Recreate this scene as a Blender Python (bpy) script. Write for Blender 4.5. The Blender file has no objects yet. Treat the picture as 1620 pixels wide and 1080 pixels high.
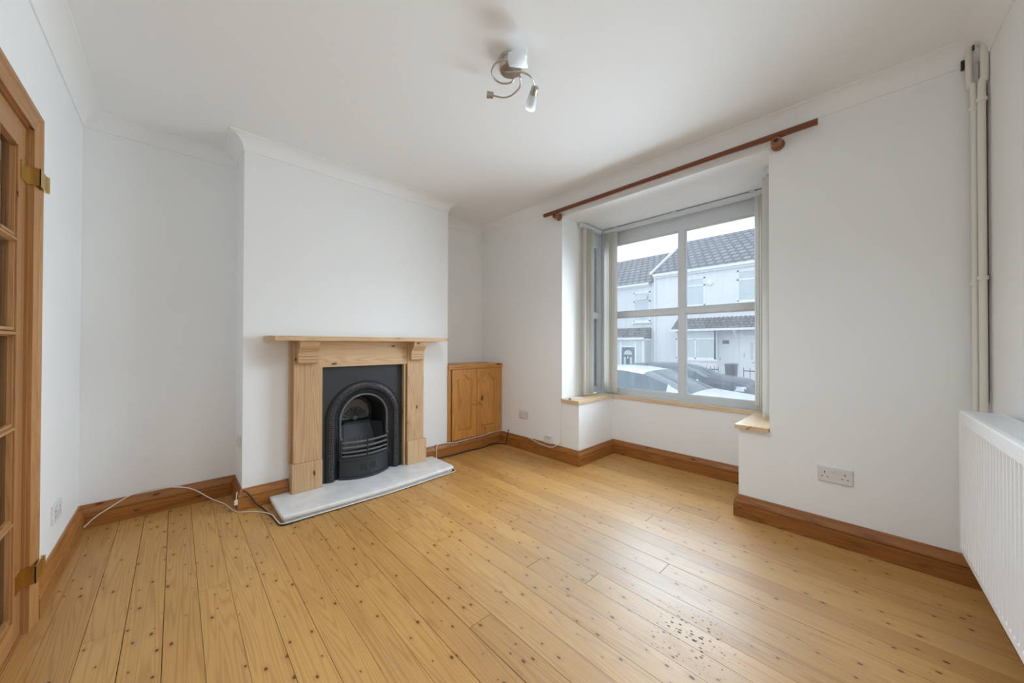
import bpy, bmesh, math, random
from mathutils import Vector, Matrix

scene = bpy.context.scene
COL = scene.collection
random.seed(7)

# ------------------------------------------------------------------ camera
FW = Vector((0.69265715, 0.72122965, 0.00733927))
RT = Vector((0.72123442, -0.69268672, 0.00245523))
UP = Vector((-0.0068546, -0.0035927, 0.99997005))
cam_data = bpy.data.cameras.new('camera')
cam_data.sensor_width = 36.0
cam_data.lens = 553.32 / 1620.0 * 36.0
cam_data.clip_start = 0.02
cam_data.clip_end = 200
cam = bpy.data.objects.new('camera', cam_data)
COL.objects.link(cam)
m = Matrix.Identity(4)
for i in range(3):
    m[i][0] = RT[i]; m[i][1] = UP[i]; m[i][2] = -FW[i]
m[0][3], m[1][3], m[2][3] = -2.680, -3.330, 1.120
cam.matrix_world = m
scene.camera = cam

# ------------------------------------------------------------------ sky
SKY = 1.85
world = bpy.data.worlds.new('overcast_sky')
scene.world = world
world.use_nodes = True
wn, wl = world.node_tree.nodes, world.node_tree.links
wn.clear()
w_out = wn.new('ShaderNodeOutputWorld')
w_bg = wn.new('ShaderNodeBackground')
w_tc = wn.new('ShaderNodeTexCoord')
w_map = wn.new('ShaderNodeMapping')
w_map.inputs['Scale'].default_value = (1, 1, 3.0)
w_noise = wn.new('ShaderNodeTexNoise')
w_noise.inputs['Scale'].default_value = 2.2
w_noise.inputs['Detail'].default_value = 6
w_ramp = wn.new('ShaderNodeValToRGB')
w_ramp.color_ramp.elements[0].position = 0.38
w_ramp.color_ramp.elements[0].color = (0.66, 0.80, 0.95, 1)
w_ramp.color_ramp.elements[1].position = 0.62
w_ramp.color_ramp.elements[1].color = (0.93, 0.97, 1.0, 1)
wl.new(w_tc.outputs['Generated'], w_map.inputs['Vector'])
wl.new(w_map.outputs['Vector'], w_noise.inputs['Vector'])
wl.new(w_noise.outputs['Fac'], w_ramp.inputs['Fac'])
wl.new(w_ramp.outputs['Color'], w_bg.inputs['Color'])
w_bg.inputs['Strength'].default_value = SKY
wl.new(w_bg.outputs['Background'], w_out.inputs['Surface'])

# ------------------------------------------------------------------ daylight entering through the bay windows
def area_light(name, loc, direction, sx, sy, power, color, spread=125):
    d = bpy.data.lights.new(name, 'AREA')
    d.shape = 'RECTANGLE'; d.size = sx; d.size_y = sy
    d.energy = power; d.color = color; d.spread = math.radians(spread)
    o = bpy.data.objects.new(name, d)
    COL.objects.link(o)
    o.location = loc
    o.rotation_euler = Vector(direction).to_track_quat('-Z', 'Y').to_euler()
    return o
area_light('daylight_front_window', (0.53, -2.05, 1.42), (-1, 0, -0.18), 0.98, 1.25, 32, (0.75, 0.885, 1.0))
area_light('daylight_side_window', (0.53, -1.245, 1.40), (0, -1, 0), 0.30, 1.4, 1.5, (0.86, 0.94, 1.0))
area_light('daylight_other_side_window', (0.53, -2.856, 1.40), (0, 1, 0), 0.30, 1.4, 1.5, (0.86, 0.94, 1.0))
for lx, ly in ((-1.50, -2.23), (-1.29, -2.02)):          # fill spots added below the unlit ceiling light, pointing down
    d = bpy.data.lights.new('room_fill_spot', 'SPOT')
    d.energy = 36; d.spot_size = math.radians(142); d.spot_blend = 1.0; d.shadow_soft_size = 0.10; d.color = (0.78, 0.90, 1.0)
    o = bpy.data.objects.new('room_fill_spot', d); COL.objects.link(o); o.location = (lx, ly, 2.40)
area_light('hall_fill', (-3.75, -1.6, 2.25), (0, 0, -1), 0.3, 0.3, 9, (1.0, 0.93, 0.82))  # unseen fill light added so the hall behind the door is not dark

scene.view_settings.view_transform = 'Standard'
scene.view_settings.look = 'None'
scene.view_settings.gamma = 1.0
scene.view_settings.use_curve_mapping = False
scene.view_settings.exposure = 0.12
scene.cycles.max_bounces = 16
scene.cycles.diffuse_bounces = 8
scene.cycles.transparent_max_bounces = 16

# ------------------------------------------------------------------ room measures (metres)
W, H, CB = 3.097, 2.521, 0.361          # room width, ceiling height, chimney breast depth
XA, XB = 2.353, 0.721                   # chimney breast from x=-XA to x=-XB
SK_H, SK_T = 0.139, 0.0253              # skirting
CO_H, CO_P = 0.0813, 0.0787             # cornice
B1, B2, HB = 1.235, 2.866, 2.348        # bay opening in the window wall
N1, N2, BD = 1.430, 2.699, 0.602        # lower bay cheeks and front
SILL = 0.597
YR0, YR_SLOPE = -3.685, 0.0425          # wall with the radiator: y at x=0 and its slope
def yr(x): return YR0 + YR_SLOPE * x

# ------------------------------------------------------------------ materials
MATS = {}
def new_mat(name):
    mt = bpy.data.materials.new(name)
    mt.use_nodes = True
    n, l = mt.node_tree.nodes, mt.node_tree.links
    n.clear()
    out = n.new('ShaderNodeOutputMaterial')
    MATS[name] = mt
    return mt, n, l, out

def principled(n, **kw):
    p = n.new('ShaderNodeBsdfPrincipled')
    for k, v in kw.items():
        p.inputs[k].default_value = v
    return p

def math_node(n, l, op, a, b=None, c=None):
    x = n.new('ShaderNodeMath'); x.operation = op
    for i, v in enumerate((a, b, c)):
        if v is None: continue
        if isinstance(v, (int, float)): x.inputs[i].default_value = v
        else: l.new(v, x.inputs[i])
    return x.outputs[0]

def mix_col(n, l, fac, a, b, mode='MIX'):
    x = n.new('ShaderNodeMix'); x.data_type = 'RGBA'; x.blend_type = mode
    if isinstance(fac, (int, float)): x.inputs[0].default_value = fac
    else: l.new(fac, x.inputs[0])
    for i, v in ((6, a), (7, b)):
        if isinstance(v, tuple): x.inputs[i].default_value = v
        else: l.new(v, x.inputs[i])
    return x.outputs[2]

def c4(c): return (c[0], c[1], c[2], 1.0)

def plain(name, col, rough=0.5, metal=0.0, noise=0.0, nscale=20.0, bump=0.0, bscale=200.0, **kw):
    mt, n, l, out = new_mat(name)
    p = principled(n, Roughness=rough, Metallic=metal, **kw)
    p.inputs['Base Color'].default_value = c4(col)
    geo = n.new('ShaderNodeNewGeometry')
    if noise:
        t = n.new('ShaderNodeTexNoise'); t.inputs['Scale'].default_value = nscale; t.inputs['Detail'].default_value = 5
        l.new(geo.outputs['Position'], t.inputs['Vector'])
        f = math_node(n, l, 'MULTIPLY_ADD', t.outputs['Fac'], 2 * noise, 1 - noise)
        hsv = n.new('ShaderNodeHueSaturation'); hsv.inputs['Color'].default_value = c4(col)
        l.new(f, hsv.inputs['Value']); l.new(hsv.outputs['Color'], p.inputs['Base Color'])
    if bump:
        t2 = n.new('ShaderNodeTexNoise'); t2.inputs['Scale'].default_value = bscale; t2.inputs['Detail'].default_value = 4
        l.new(geo.outputs['Position'], t2.inputs['Vector'])
        b = n.new('ShaderNodeBump'); b.inputs['Strength'].default_value = bump; b.inputs['Distance'].default_value = 0.002
        l.new(t2.outputs['Fac'], b.inputs['Height']); l.new(b.outputs['Normal'], p.inputs['Normal'])
    l.new(p.outputs[0], out.inputs['Surface'])
    return mt

def wood(name, light, dark, axis=1, knot_col=(0.10, 0.035, 0.012), knots=0.55, kscale=(9, 4), figure=0.5,
         rough=0.42, grain=1.0, vary=0.16, coat=0.0, wear_sheen=None):
    """pine: growth-ring figure and fine grain along one world axis, scattered knots, per-piece variation"""
    mt, n, l, out = new_mat(name)
    geo = n.new('ShaderNodeNewGeometry')
    info = n.new('ShaderNodeObjectInfo')
    sep = n.new('ShaderNodeSeparateXYZ'); l.new(geo.outputs['Position'], sep.inputs[0])
    comp = [sep.outputs[0], sep.outputs[1], sep.outputs[2]]
    along = comp[axis]
    a, b = [comp[i] for i in range(3) if i != axis]
    r1 = math_node(n, l, 'MULTIPLY', info.outputs['Random'], 37.0)
    across = math_node(n, l, 'ADD', a, r1)
    across2 = math_node(n, l, 'ADD', b, r1)
    def vec(sx, sy, sz):
        cmb = n.new('ShaderNodeCombineXYZ')
        l.new(math_node(n, l, 'MULTIPLY', across if sz else math_node(n, l, 'ADD', across, b), sx), cmb.inputs[0])
        l.new(math_node(n, l, 'MULTIPLY', math_node(n, l, 'ADD', along, r1), sy), cmb.inputs[1])
        l.new(math_node(n, l, 'MULTIPLY', across2, sz), cmb.inputs[2])
        return cmb.outputs[0]
    def noise(v, detail=3, rgh=0.5):
        t = n.new('ShaderNodeTexNoise'); t.inputs['Scale'].default_value = 1.0
        t.inputs['Detail'].default_value = detail; t.inputs['Roughness'].default_value = rgh
        l.new(v, t.inputs['Vector']); return t.outputs['Fac']
    big = noise(vec(9, 0.32, 9), 2)
    rings = math_node(n, l, 'SINE', math_node(n, l, 'MULTIPLY', big, 175.0 * grain))
    rings = math_node(n, l, 'MULTIPLY_ADD', rings, 0.5, 0.5)
    rings = math_node(n, l, 'POWER', rings, 3.0)
    fine = noise(vec(260, 5, 260), 3, 0.6)
    blot = noise(vec(5, 2.2, 5), 3)
    fac = math_node(n, l, 'MULTIPLY_ADD', rings, figure * 0.55, math_node(n, l, 'MULTIPLY', fine, 0.35))
    fac = math_node(n, l, 'ADD', fac, math_node(n, l, 'MULTIPLY_ADD', blot, 0.55, -0.22))
    fac = math_node(n, l, 'ADD', fac, math_node(n, l, 'MULTIPLY_ADD', info.outputs['Random'], vary * 2, -vary))
    ramp = n.new('ShaderNodeValToRGB')
    ramp.color_ramp.elements[0].position = 0.0; ramp.color_ramp.elements[0].color = c4(light)
    ramp.color_ramp.elements[1].position = 1.0; ramp.color_ramp.elements[1].color = c4(dark)
    l.new(fac, ramp.inputs['Fac'])
    col = ramp.outputs['Color']
    if knots > 0:
        v = n.new('ShaderNodeTexVoronoi'); v.voronoi_dimensions = '2D'; v.inputs['Scale'].default_value = 1.0
        warp = noise(vec(30, 30, 30), 2)
        kv = n.new('ShaderNodeVectorMath'); kv.operation = 'ADD'
        l.new(vec(kscale[0], kscale[1], 0.0), kv.inputs[0])
        wv = n.new('ShaderNodeCombineXYZ')
        l.new(math_node(n, l, 'MULTIPLY', warp, 0.10), wv.inputs[0]); l.new(math_node(n, l, 'MULTIPLY', warp, 0.06), wv.inputs[1])
        l.new(wv.outputs[0], kv.inputs[1]); l.new(kv.outputs[0], v.inputs['Vector'])
        sc = n.new('ShaderNodeSeparateColor'); l.new(v.outputs['Color'], sc.inputs[0])
        size = math_node(n, l, 'MULTIPLY_ADD', sc.outputs[1], 0.075, 0.02)
        inside = math_node(n, l, 'SUBTRACT', 1.0, math_node(n, l, 'DIVIDE', v.outputs['Distance'], size))
        inside = math_node(n, l, 'MULTIPLY', inside, 4.0)
        x = n.new('ShaderNodeClamp'); l.new(inside, x.inputs[0])
        on = math_node(n, l, 'GREATER_THAN', sc.outputs[0], 1.0 - knots)
        km = math_node(n, l, 'MULTIPLY', math_node(n, l, 'MULTIPLY', x.outputs[0], on), 0.85)
        halo = math_node(n, l, 'SUBTRACT', 1.0, math_node(n, l, 'DIVIDE', v.outputs['Distance'], math_node(n, l, 'MULTIPLY', size, 3.5)))
        xh = n.new('ShaderNodeClamp'); l.new(halo, xh.inputs[0])
        col = mix_col(n, l, math_node(n, l, 'MULTIPLY', math_node(n, l, 'MULTIPLY', xh.outputs[0], on), 0.45), col, c4(dark))
        col = mix_col(n, l, km, col, c4(knot_col))
    rgh = None; spec_off = km if knots > 0 else None
    if wear_sheen:
        # worn finish: dull grey scuffs and a cluster of dark specks where the varnish has gone
        scuff = noise(vec(14, 3.0, 14), 6, 0.7)
        sm = n.new('ShaderNodeMapRange'); sm.inputs[1].default_value = 0.60; sm.inputs[2].default_value = 0.76
        l.new(scuff, sm.inputs[0])
        col = mix_col(n, l, math_node(n, l, 'MULTIPLY', sm.outputs[0], 0.35), col, (0.40, 0.36, 0.29, 1))
        # grey sheen of the bay window on the boards, painted into their colour
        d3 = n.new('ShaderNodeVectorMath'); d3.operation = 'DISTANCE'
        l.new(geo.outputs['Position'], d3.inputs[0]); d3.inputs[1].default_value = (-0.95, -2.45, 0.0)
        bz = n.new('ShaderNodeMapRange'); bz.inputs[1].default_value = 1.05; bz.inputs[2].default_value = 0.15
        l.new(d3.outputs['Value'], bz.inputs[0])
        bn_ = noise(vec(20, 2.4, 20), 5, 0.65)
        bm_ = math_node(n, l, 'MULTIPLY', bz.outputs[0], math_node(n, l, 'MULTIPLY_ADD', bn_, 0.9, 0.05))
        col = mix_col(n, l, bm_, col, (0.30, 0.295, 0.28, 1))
        dist = n.new('ShaderNodeVectorMath'); dist.operation = 'DISTANCE'
        l.new(geo.outputs['Position'], dist.inputs[0]); dist.inputs[1].default_value = wear_sheen
        nearm = n.new('ShaderNodeMapRange'); nearm.inputs[1].default_value = 0.22; nearm.inputs[2].default_value = 0.02
        l.new(dist.outputs['Value'], nearm.inputs[0])
        v2 = n.new('ShaderNodeTexVoronoi'); v2.voronoi_dimensions = '2D'; v2.inputs['Scale'].default_value = 1.0
        sv = n.new('ShaderNodeCombineXYZ')
        l.new(math_node(n, l, 'MULTIPLY', a, 70.0), sv.inputs[0]); l.new(math_node(n, l, 'MULTIPLY', along, 38.0), sv.inputs[1])
        l.new(sv.outputs[0], v2.inputs['Vector'])
        s2 = n.new('ShaderNodeSeparateColor'); l.new(v2.outputs['Color'], s2.inputs[0])
        lim = math_node(n, l, 'MULTIPLY', math_node(n, l, 'MULTIPLY', nearm.outputs[0], 0.50), math_node(n, l, 'SUBTRACT', s2.outputs[0], 0.25))
        sp = math_node(n, l, 'LESS_THAN', v2.outputs['Distance'], lim)
        col = mix_col(n, l, math_node(n, l, 'MULTIPLY', sp, 0.88), col, (0.03, 0.028, 0.025, 1))
        spec_off = math_node(n, l, 'MAXIMUM', spec_off, sp)
        rn = noise(vec(9, 2.0, 9), 4, 0.65)
        rgh = math_node(n, l, 'MULTIPLY_ADD', rn, 0.26, rough - 0.13)
        rgh = math_node(n, l, 'MULTIPLY_ADD', sm.outputs[0], 0.12, rgh)
    p = principled(n, Roughness=rough)
    p.inputs['Coat Weight'].default_value = coat
    p.inputs['Coat Roughness'].default_value = 0.2
    l.new(col, p.inputs['Base Color'])
    if spec_off is not None: l.new(math_node(n, l, 'MULTIPLY_ADD', spec_off, -0.45, 0.5), p.inputs['Specular IOR Level'])
    if rgh is not None: l.new(rgh, p.inputs['Roughness'])
    bp = n.new('ShaderNodeBump'); bp.inputs['Strength'].default_value = 0.12; bp.inputs['Distance'].default_value = 0.001
    l.new(fine, bp.inputs['Height']); l.new(bp.outputs['Normal'], p.inputs['Normal'])
    l.new(p.outputs[0], out.inputs['Surface'])
    return mt

M_WALL = plain('wall_paint', (0.865, 0.878, 0.878), 0.62, noise=0.025, nscale=2.2, bump=0.10, bscale=60)
M_CEIL = plain('ceiling_paint', (0.852, 0.862, 0.86), 0.7, noise=0.02, nscale=1.5, bump=0.06, bscale=40)
M_COVE = plain('cornice_paint', (0.865, 0.872, 0.868), 0.55, bump=0.05, bscale=40)
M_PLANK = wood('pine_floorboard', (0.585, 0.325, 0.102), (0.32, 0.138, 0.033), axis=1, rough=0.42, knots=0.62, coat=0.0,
               kscale=(15, 9), figure=0.62, vary=0.17, wear_sheen=(-1.25, -2.83, 0.0))
M_GAP = plain('floor_gap', (0.035, 0.024, 0.015), 0.9)
M_SKX = wood('skirting_pine_x', (0.41, 0.165, 0.036), (0.20, 0.062, 0.010), axis=0, rough=0.36, kscale=(10, 4), knots=0.5, figure=0.85, vary=0.2)
M_SKY = wood('skirting_pine_y', (0.41, 0.165, 0.036), (0.20, 0.062, 0.010), axis=1, rough=0.36, kscale=(10, 4), knots=0.5, figure=0.85, vary=0.2)
M_SURZ = wood('stripped_pine_upright', (0.68, 0.475, 0.275), (0.42, 0.235, 0.105), axis=2, rough=0.5, kscale=(9, 4), knots=0.45, figure=0.7)
M_SURX = wood('stripped_pine_level', (0.68, 0.475, 0.275), (0.42, 0.235, 0.105), axis=0, rough=0.5, kscale=(9, 4), knots=0.45, figure=0.7)
M_CABZ = wood('cupboard_pine_upright', (0.68, 0.325, 0.080), (0.34, 0.125, 0.022), axis=2, rough=0.36, kscale=(9, 3), knots=0.2, figure=0.75)
M_CABX = wood('cupboard_pine_level', (0.68, 0.325, 0.080), (0.34, 0.125, 0.022), axis=0, rough=0.36, kscale=(9, 3), knots=0.2, figure=0.7)
M_DOORZ = wood('door_pine_upright', (0.47, 0.24, 0.085), (0.26, 0.10, 0.03), axis=2, rough=0.36, kscale=(9, 3), knots=0.3, figure=0.5)
M_DOORY = wood('door_pine_level', (0.47, 0.24, 0.085), (0.26, 0.10, 0.03), axis=1, rough=0.36, kscale=(9, 3), knots=0.3, figure=0.5)
M_SILLX = wood('sill_pine_x', (0.78, 0.60, 0.39), (0.52, 0.32, 0.16), axis=0, rough=0.32, kscale=(9, 3), knots=0.3)
M_SILLY = wood('sill_pine_y', (0.78, 0.60, 0.39), (0.52, 0.32, 0.16), axis=1, rough=0.32, kscale=(9, 3), knots=0.3)
M_POLE = wood('dark_stained_wood', (0.20, 0.062, 0.022), (0.085, 0.022, 0.010), axis=1, rough=0.3, knots=0.0)
M_BRKT = wood('turned_wood', (0.33, 0.12, 0.04), (0.13, 0.04, 0.015), axis=0, rough=0.35, knots=0.0)
M_IRON = plain('cast_iron', (0.022, 0.025, 0.029), 0.42, noise=0.2, nscale=30, bump=0.25, bscale=220)
M_IRONP = plain('cast_iron_plate', (0.030, 0.035, 0.041), 0.46, noise=0.12, nscale=15, bump=0.15, bscale=200)
M_IRONW = plain('cast_iron_pale', (0.15, 0.155, 0.16), 0.30, noise=0.3, nscale=80, bump=0.3, bscale=300)  # paler, smoother iron for ornament, rim, shell and grate bars
M_UPVC = plain('white_upvc', (0.64, 0.67, 0.69), 0.35)
M_PLAST = plain('white_plastic', (0.72, 0.71, 0.70), 0.38)
M_DARK = plain('dark_slot', (0.02, 0.02, 0.02), 0.6)
M_ENAM = plain('radiator_enamel', (0.83, 0.84, 0.85), 0.30)
M_GRIL = plain('radiator_slot', (0.25, 0.26, 0.27), 0.5)
M_PIPE = plain('painted_pipe', (0.74, 0.715, 0.66), 0.4)
M_PLASTER = plain('rough_chase', (0.34, 0.27, 0.19), 0.9, noise=0.3, nscale=40)
M_BRASS = plain('brass', (0.62, 0.42, 0.14), 0.28, metal=1.0, noise=0.1, nscale=60)
M_BRONZE = plain('aged_brass', (0.50, 0.33, 0.10), 0.36, metal=0.9, noise=0.2, nscale=50)
M_NICK = plain('brushed_nickel', (0.50, 0.45, 0.40), 0.32, metal=1.0, noise=0.1, nscale=120)
M_WCAB = plain('white_cable', (0.78, 0.76, 0.70), 0.45)
M_BCAB = plain('black_cable', (0.018, 0.018, 0.020), 0.45)

def frosted():
    mt, n, l, out = new_mat('frosted_glass')
    p = principled(n, Roughness=0.28)
    p.inputs['Base Color'].default_value = (0.86, 0.88, 0.89, 1)
    tr = n.new('ShaderNodeBsdfTranslucent'); tr.inputs['Color'].default_value = (0.9, 0.92, 0.93, 1)
    mx = n.new('ShaderNodeMixShader'); mx.inputs[0].default_value = 0.4
    l.new(p.outputs[0], mx.inputs[1]); l.new(tr.outputs[0], mx.inputs[2]); l.new(mx.outputs[0], out.inputs['Surface'])
    return mt
M_FROST = frosted()

def blind_fabric():
    mt, n, l, out = new_mat('blind_fabric')
    d = n.new('ShaderNodeBsdfDiffuse'); d.inputs['Color'].default_value = (0.84, 0.83, 0.79, 1)
    tr = n.new('ShaderNodeBsdfTranslucent'); tr.inputs['Color'].default_value = (0.84, 0.83, 0.79, 1)
    mx = n.new('ShaderNodeMixShader'); mx.inputs[0].default_value = 0.5
    l.new(d.outputs[0], mx.inputs[1]); l.new(tr.outputs[0], mx.inputs[2]); l.new(mx.outputs[0], out.inputs['Surface'])
    return mt
M_FAB = blind_fabric()

def glass(name, dirt=0.10, streak=True, tint=(0.97, 0.985, 1.0)):
    """thin pane: clear, a little mirror reflection, and a film of dirt and rain streaks that scatters the daylight"""
    mt, n, l, out = new_mat(name)
    geo = n.new('ShaderNodeNewGeometry')
    t = n.new('ShaderNodeBsdfTransparent'); t.inputs['Color'].default_value = c4(tint)
    g = n.new('ShaderNodeBsdfGlossy'); g.inputs['Roughness'].default_value = 0.02
    fr = n.new('ShaderNodeFresnel'); fr.inputs['IOR'].default_value = 1.45
    mx = n.new('ShaderNodeMixShader')
    l.new(fr.outputs[0], mx.inputs[0]); l.new(t.outputs[0], mx.inputs[1]); l.new(g.outputs[0], mx.inputs[2])
    last = mx.outputs[0]
    if dirt:
        tr = n.new('ShaderNodeBsdfTranslucent'); tr.inputs['Color'].default_value = (0.92, 0.96, 1.0, 1)
        mp = n.new('ShaderNodeMapping'); mp.inputs['Scale'].default_value = (16, 16, 1.2)
        l.new(geo.outputs['Position'], mp.inputs['Vector'])
        ns = n.new('ShaderNodeTexNoise'); ns.inputs['Scale'].default_value = 1.0; ns.inputs['Detail'].default_value = 5
        l.new(mp.outputs[0], ns.inputs['Vector'])
        mr = n.new('ShaderNodeMapRange'); mr.inputs[1].default_value = 0.42; mr.inputs[2].default_value = 0.75
        mr.inputs[3].default_value = dirt * 0.9; mr.inputs[4].default_value = dirt * 1.4
        l.new(ns.outputs['Fac'], mr.inputs[0])
        m2 = n.new('ShaderNodeMixShader')
        l.new(mr.outputs[0], m2.inputs[0]); l.new(last, m2.inputs[1]); l.new(tr.outputs[0], m2.inputs[2])
        last = m2.outputs[0]
    l.new(last, out.inputs['Surface'])
    return mt
M_GLASS = glass('window_glass', 0.13)
M_DGLASS = glass('door_glass', 0.0)

def marble():
    mt, n, l, out = new_mat('white_marble')
    geo = n.new('ShaderNodeNewGeometry')
    t = n.new('ShaderNodeTexNoise'); t.inputs['Scale'].default_value = 5.0; t.inputs['Detail'].default_value = 8
    t.inputs['Distortion'].default_value = 1.4
    l.new(geo.outputs['Position'], t.inputs['Vector'])
    r = n.new('ShaderNodeValToRGB')
    r.color_ramp.elements[0].position = 0.35; r.color_ramp.elements[0].color = (0.70, 0.705, 0.71, 1)
    r.color_ramp.elements[1].position = 0.62; r.color_ramp.elements[1].color = (0.82, 0.82, 0.815, 1)
    l.new(t.outputs['Fac'], r.inputs['Fac'])
    p = principled(n, Roughness=0.22); l.new(r.outputs['Color'], p.inputs['Base Color'])
    l.new(p.outputs[0], out.inputs['Surface'])
    return mt
M_MARB = marble()

def roof_tiles(name, c1, c2, sx, sz, plane='x'):
    mt, n, l, out = new_mat(name)
    geo = n.new('ShaderNodeNewGeometry')
    sep = n.new('ShaderNodeSeparateXYZ'); l.new(geo.outputs['Position'], sep.inputs[0])
    cmb = n.new('ShaderNodeCombineXYZ')
    l.new(sep.outputs[1], cmb.inputs[0]); l.new(sep.outputs[2], cmb.inputs[1])
    b = n.new('ShaderNodeTexBrick')
    b.inputs['Color1'].default_value = c4(c1); b.inputs['Color2'].default_value = c4(c2)
    b.inputs['Mortar'].default_value = (c1[0] * 0.2, c1[1] * 0.2, c1[2] * 0.2, 1)
    b.inputs['Scale'].default_value = 1.0
    b.inputs['Brick Width'].default_value = sx; b.inputs['Row Height'].default_value = sz
    b.inputs['Mortar Size'].default_value = 0.05 if sz > 0.2 else 0.018
    l.new(cmb.outputs[0], b.inputs['Vector'])
    p = principled(n, Roughness=0.7); l.new(b.outputs['Color'], p.inputs['Base Color'])
    bp = n.new('ShaderNodeBump'); bp.inputs['Strength'].default_value = 0.6; bp.inputs['Distance'].default_value = 0.02
    l.new(b.outputs['Fac'], bp.inputs['Height']); bp.invert = True
    l.new(bp.outputs['Normal'], p.inputs['Normal'])
    l.new(p.outputs[0], out.inputs['Surface'])
    return mt
M_ROOF = roof_tiles('grey_roof_tiles', (0.27, 0.28, 0.305), (0.17, 0.18, 0.20), 0.34, 0.23)
M_ROOF2 = roof_tiles('worn_roof_tiles', (0.29, 0.30, 0.31), (0.21, 0.22, 0.23), 0.34, 0.23)
M_CANO = roof_tiles('canopy_tiles', (0.22, 0.20, 0.20), (0.15, 0.14, 0.145), 0.2, 0.12)
M_BRICK = roof_tiles('garden_brick', (0.34, 0.17, 0.12), (0.26, 0.12, 0.08), 0.22, 0.075)
M_REND = plain('white_render', (0.80, 0.81, 0.82), 0.8, noise=0.03, nscale=1.5, bump=0.2, bscale=30)
M_REND2 = plain('cream_render', (0.72, 0.75, 0.77), 0.8, noise=0.03, nscale=1.5, bump=0.2, bscale=30)
M_EXW = plain('white_joinery', (0.82, 0.83, 0.84), 0.5)
M_EXG = plain('dark_window_pane', (0.56, 0.64, 0.67), 0.08)
M_EXC = plain('curtained_pane', (0.52, 0.60, 0.61), 0.15, noise=0.15, nscale=8)
M_TEAL = plain('teal_door_paint', (0.06, 0.10, 0.13), 0.4)
M_ROAD = plain('asphalt', (0.16, 0.165, 0.17), 0.85, noise=0.15, nscale=12)
M_PAVE = plain('paving', (0.36, 0.36, 0.35), 0.85, noise=0.1, nscale=6)
M_BLKI = plain('black_ironwork', (0.03, 0.03, 0.035), 0.5)
M_CARW = plain('white_car_paint', (0.80, 0.81, 0.82), 0.2)
M_CARB = plain('dark_car_paint', (0.035, 0.05, 0.075), 0.18)
M_CGLS = plain('car_glass', (0.10, 0.14, 0.16), 0.06)
M_TYRE = plain('tyre_rubber', (0.02, 0.02, 0.02), 0.8)
M_RIM = plain('alloy', (0.5, 0.5, 0.52), 0.3, metal=0.8)
M_LAMP = plain('headlamp_lens', (0.75, 0.78, 0.80), 0.1)
M_ROSE = plain('rosewood_foil', (0.16, 0.06, 0.045), 0.4)

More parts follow.
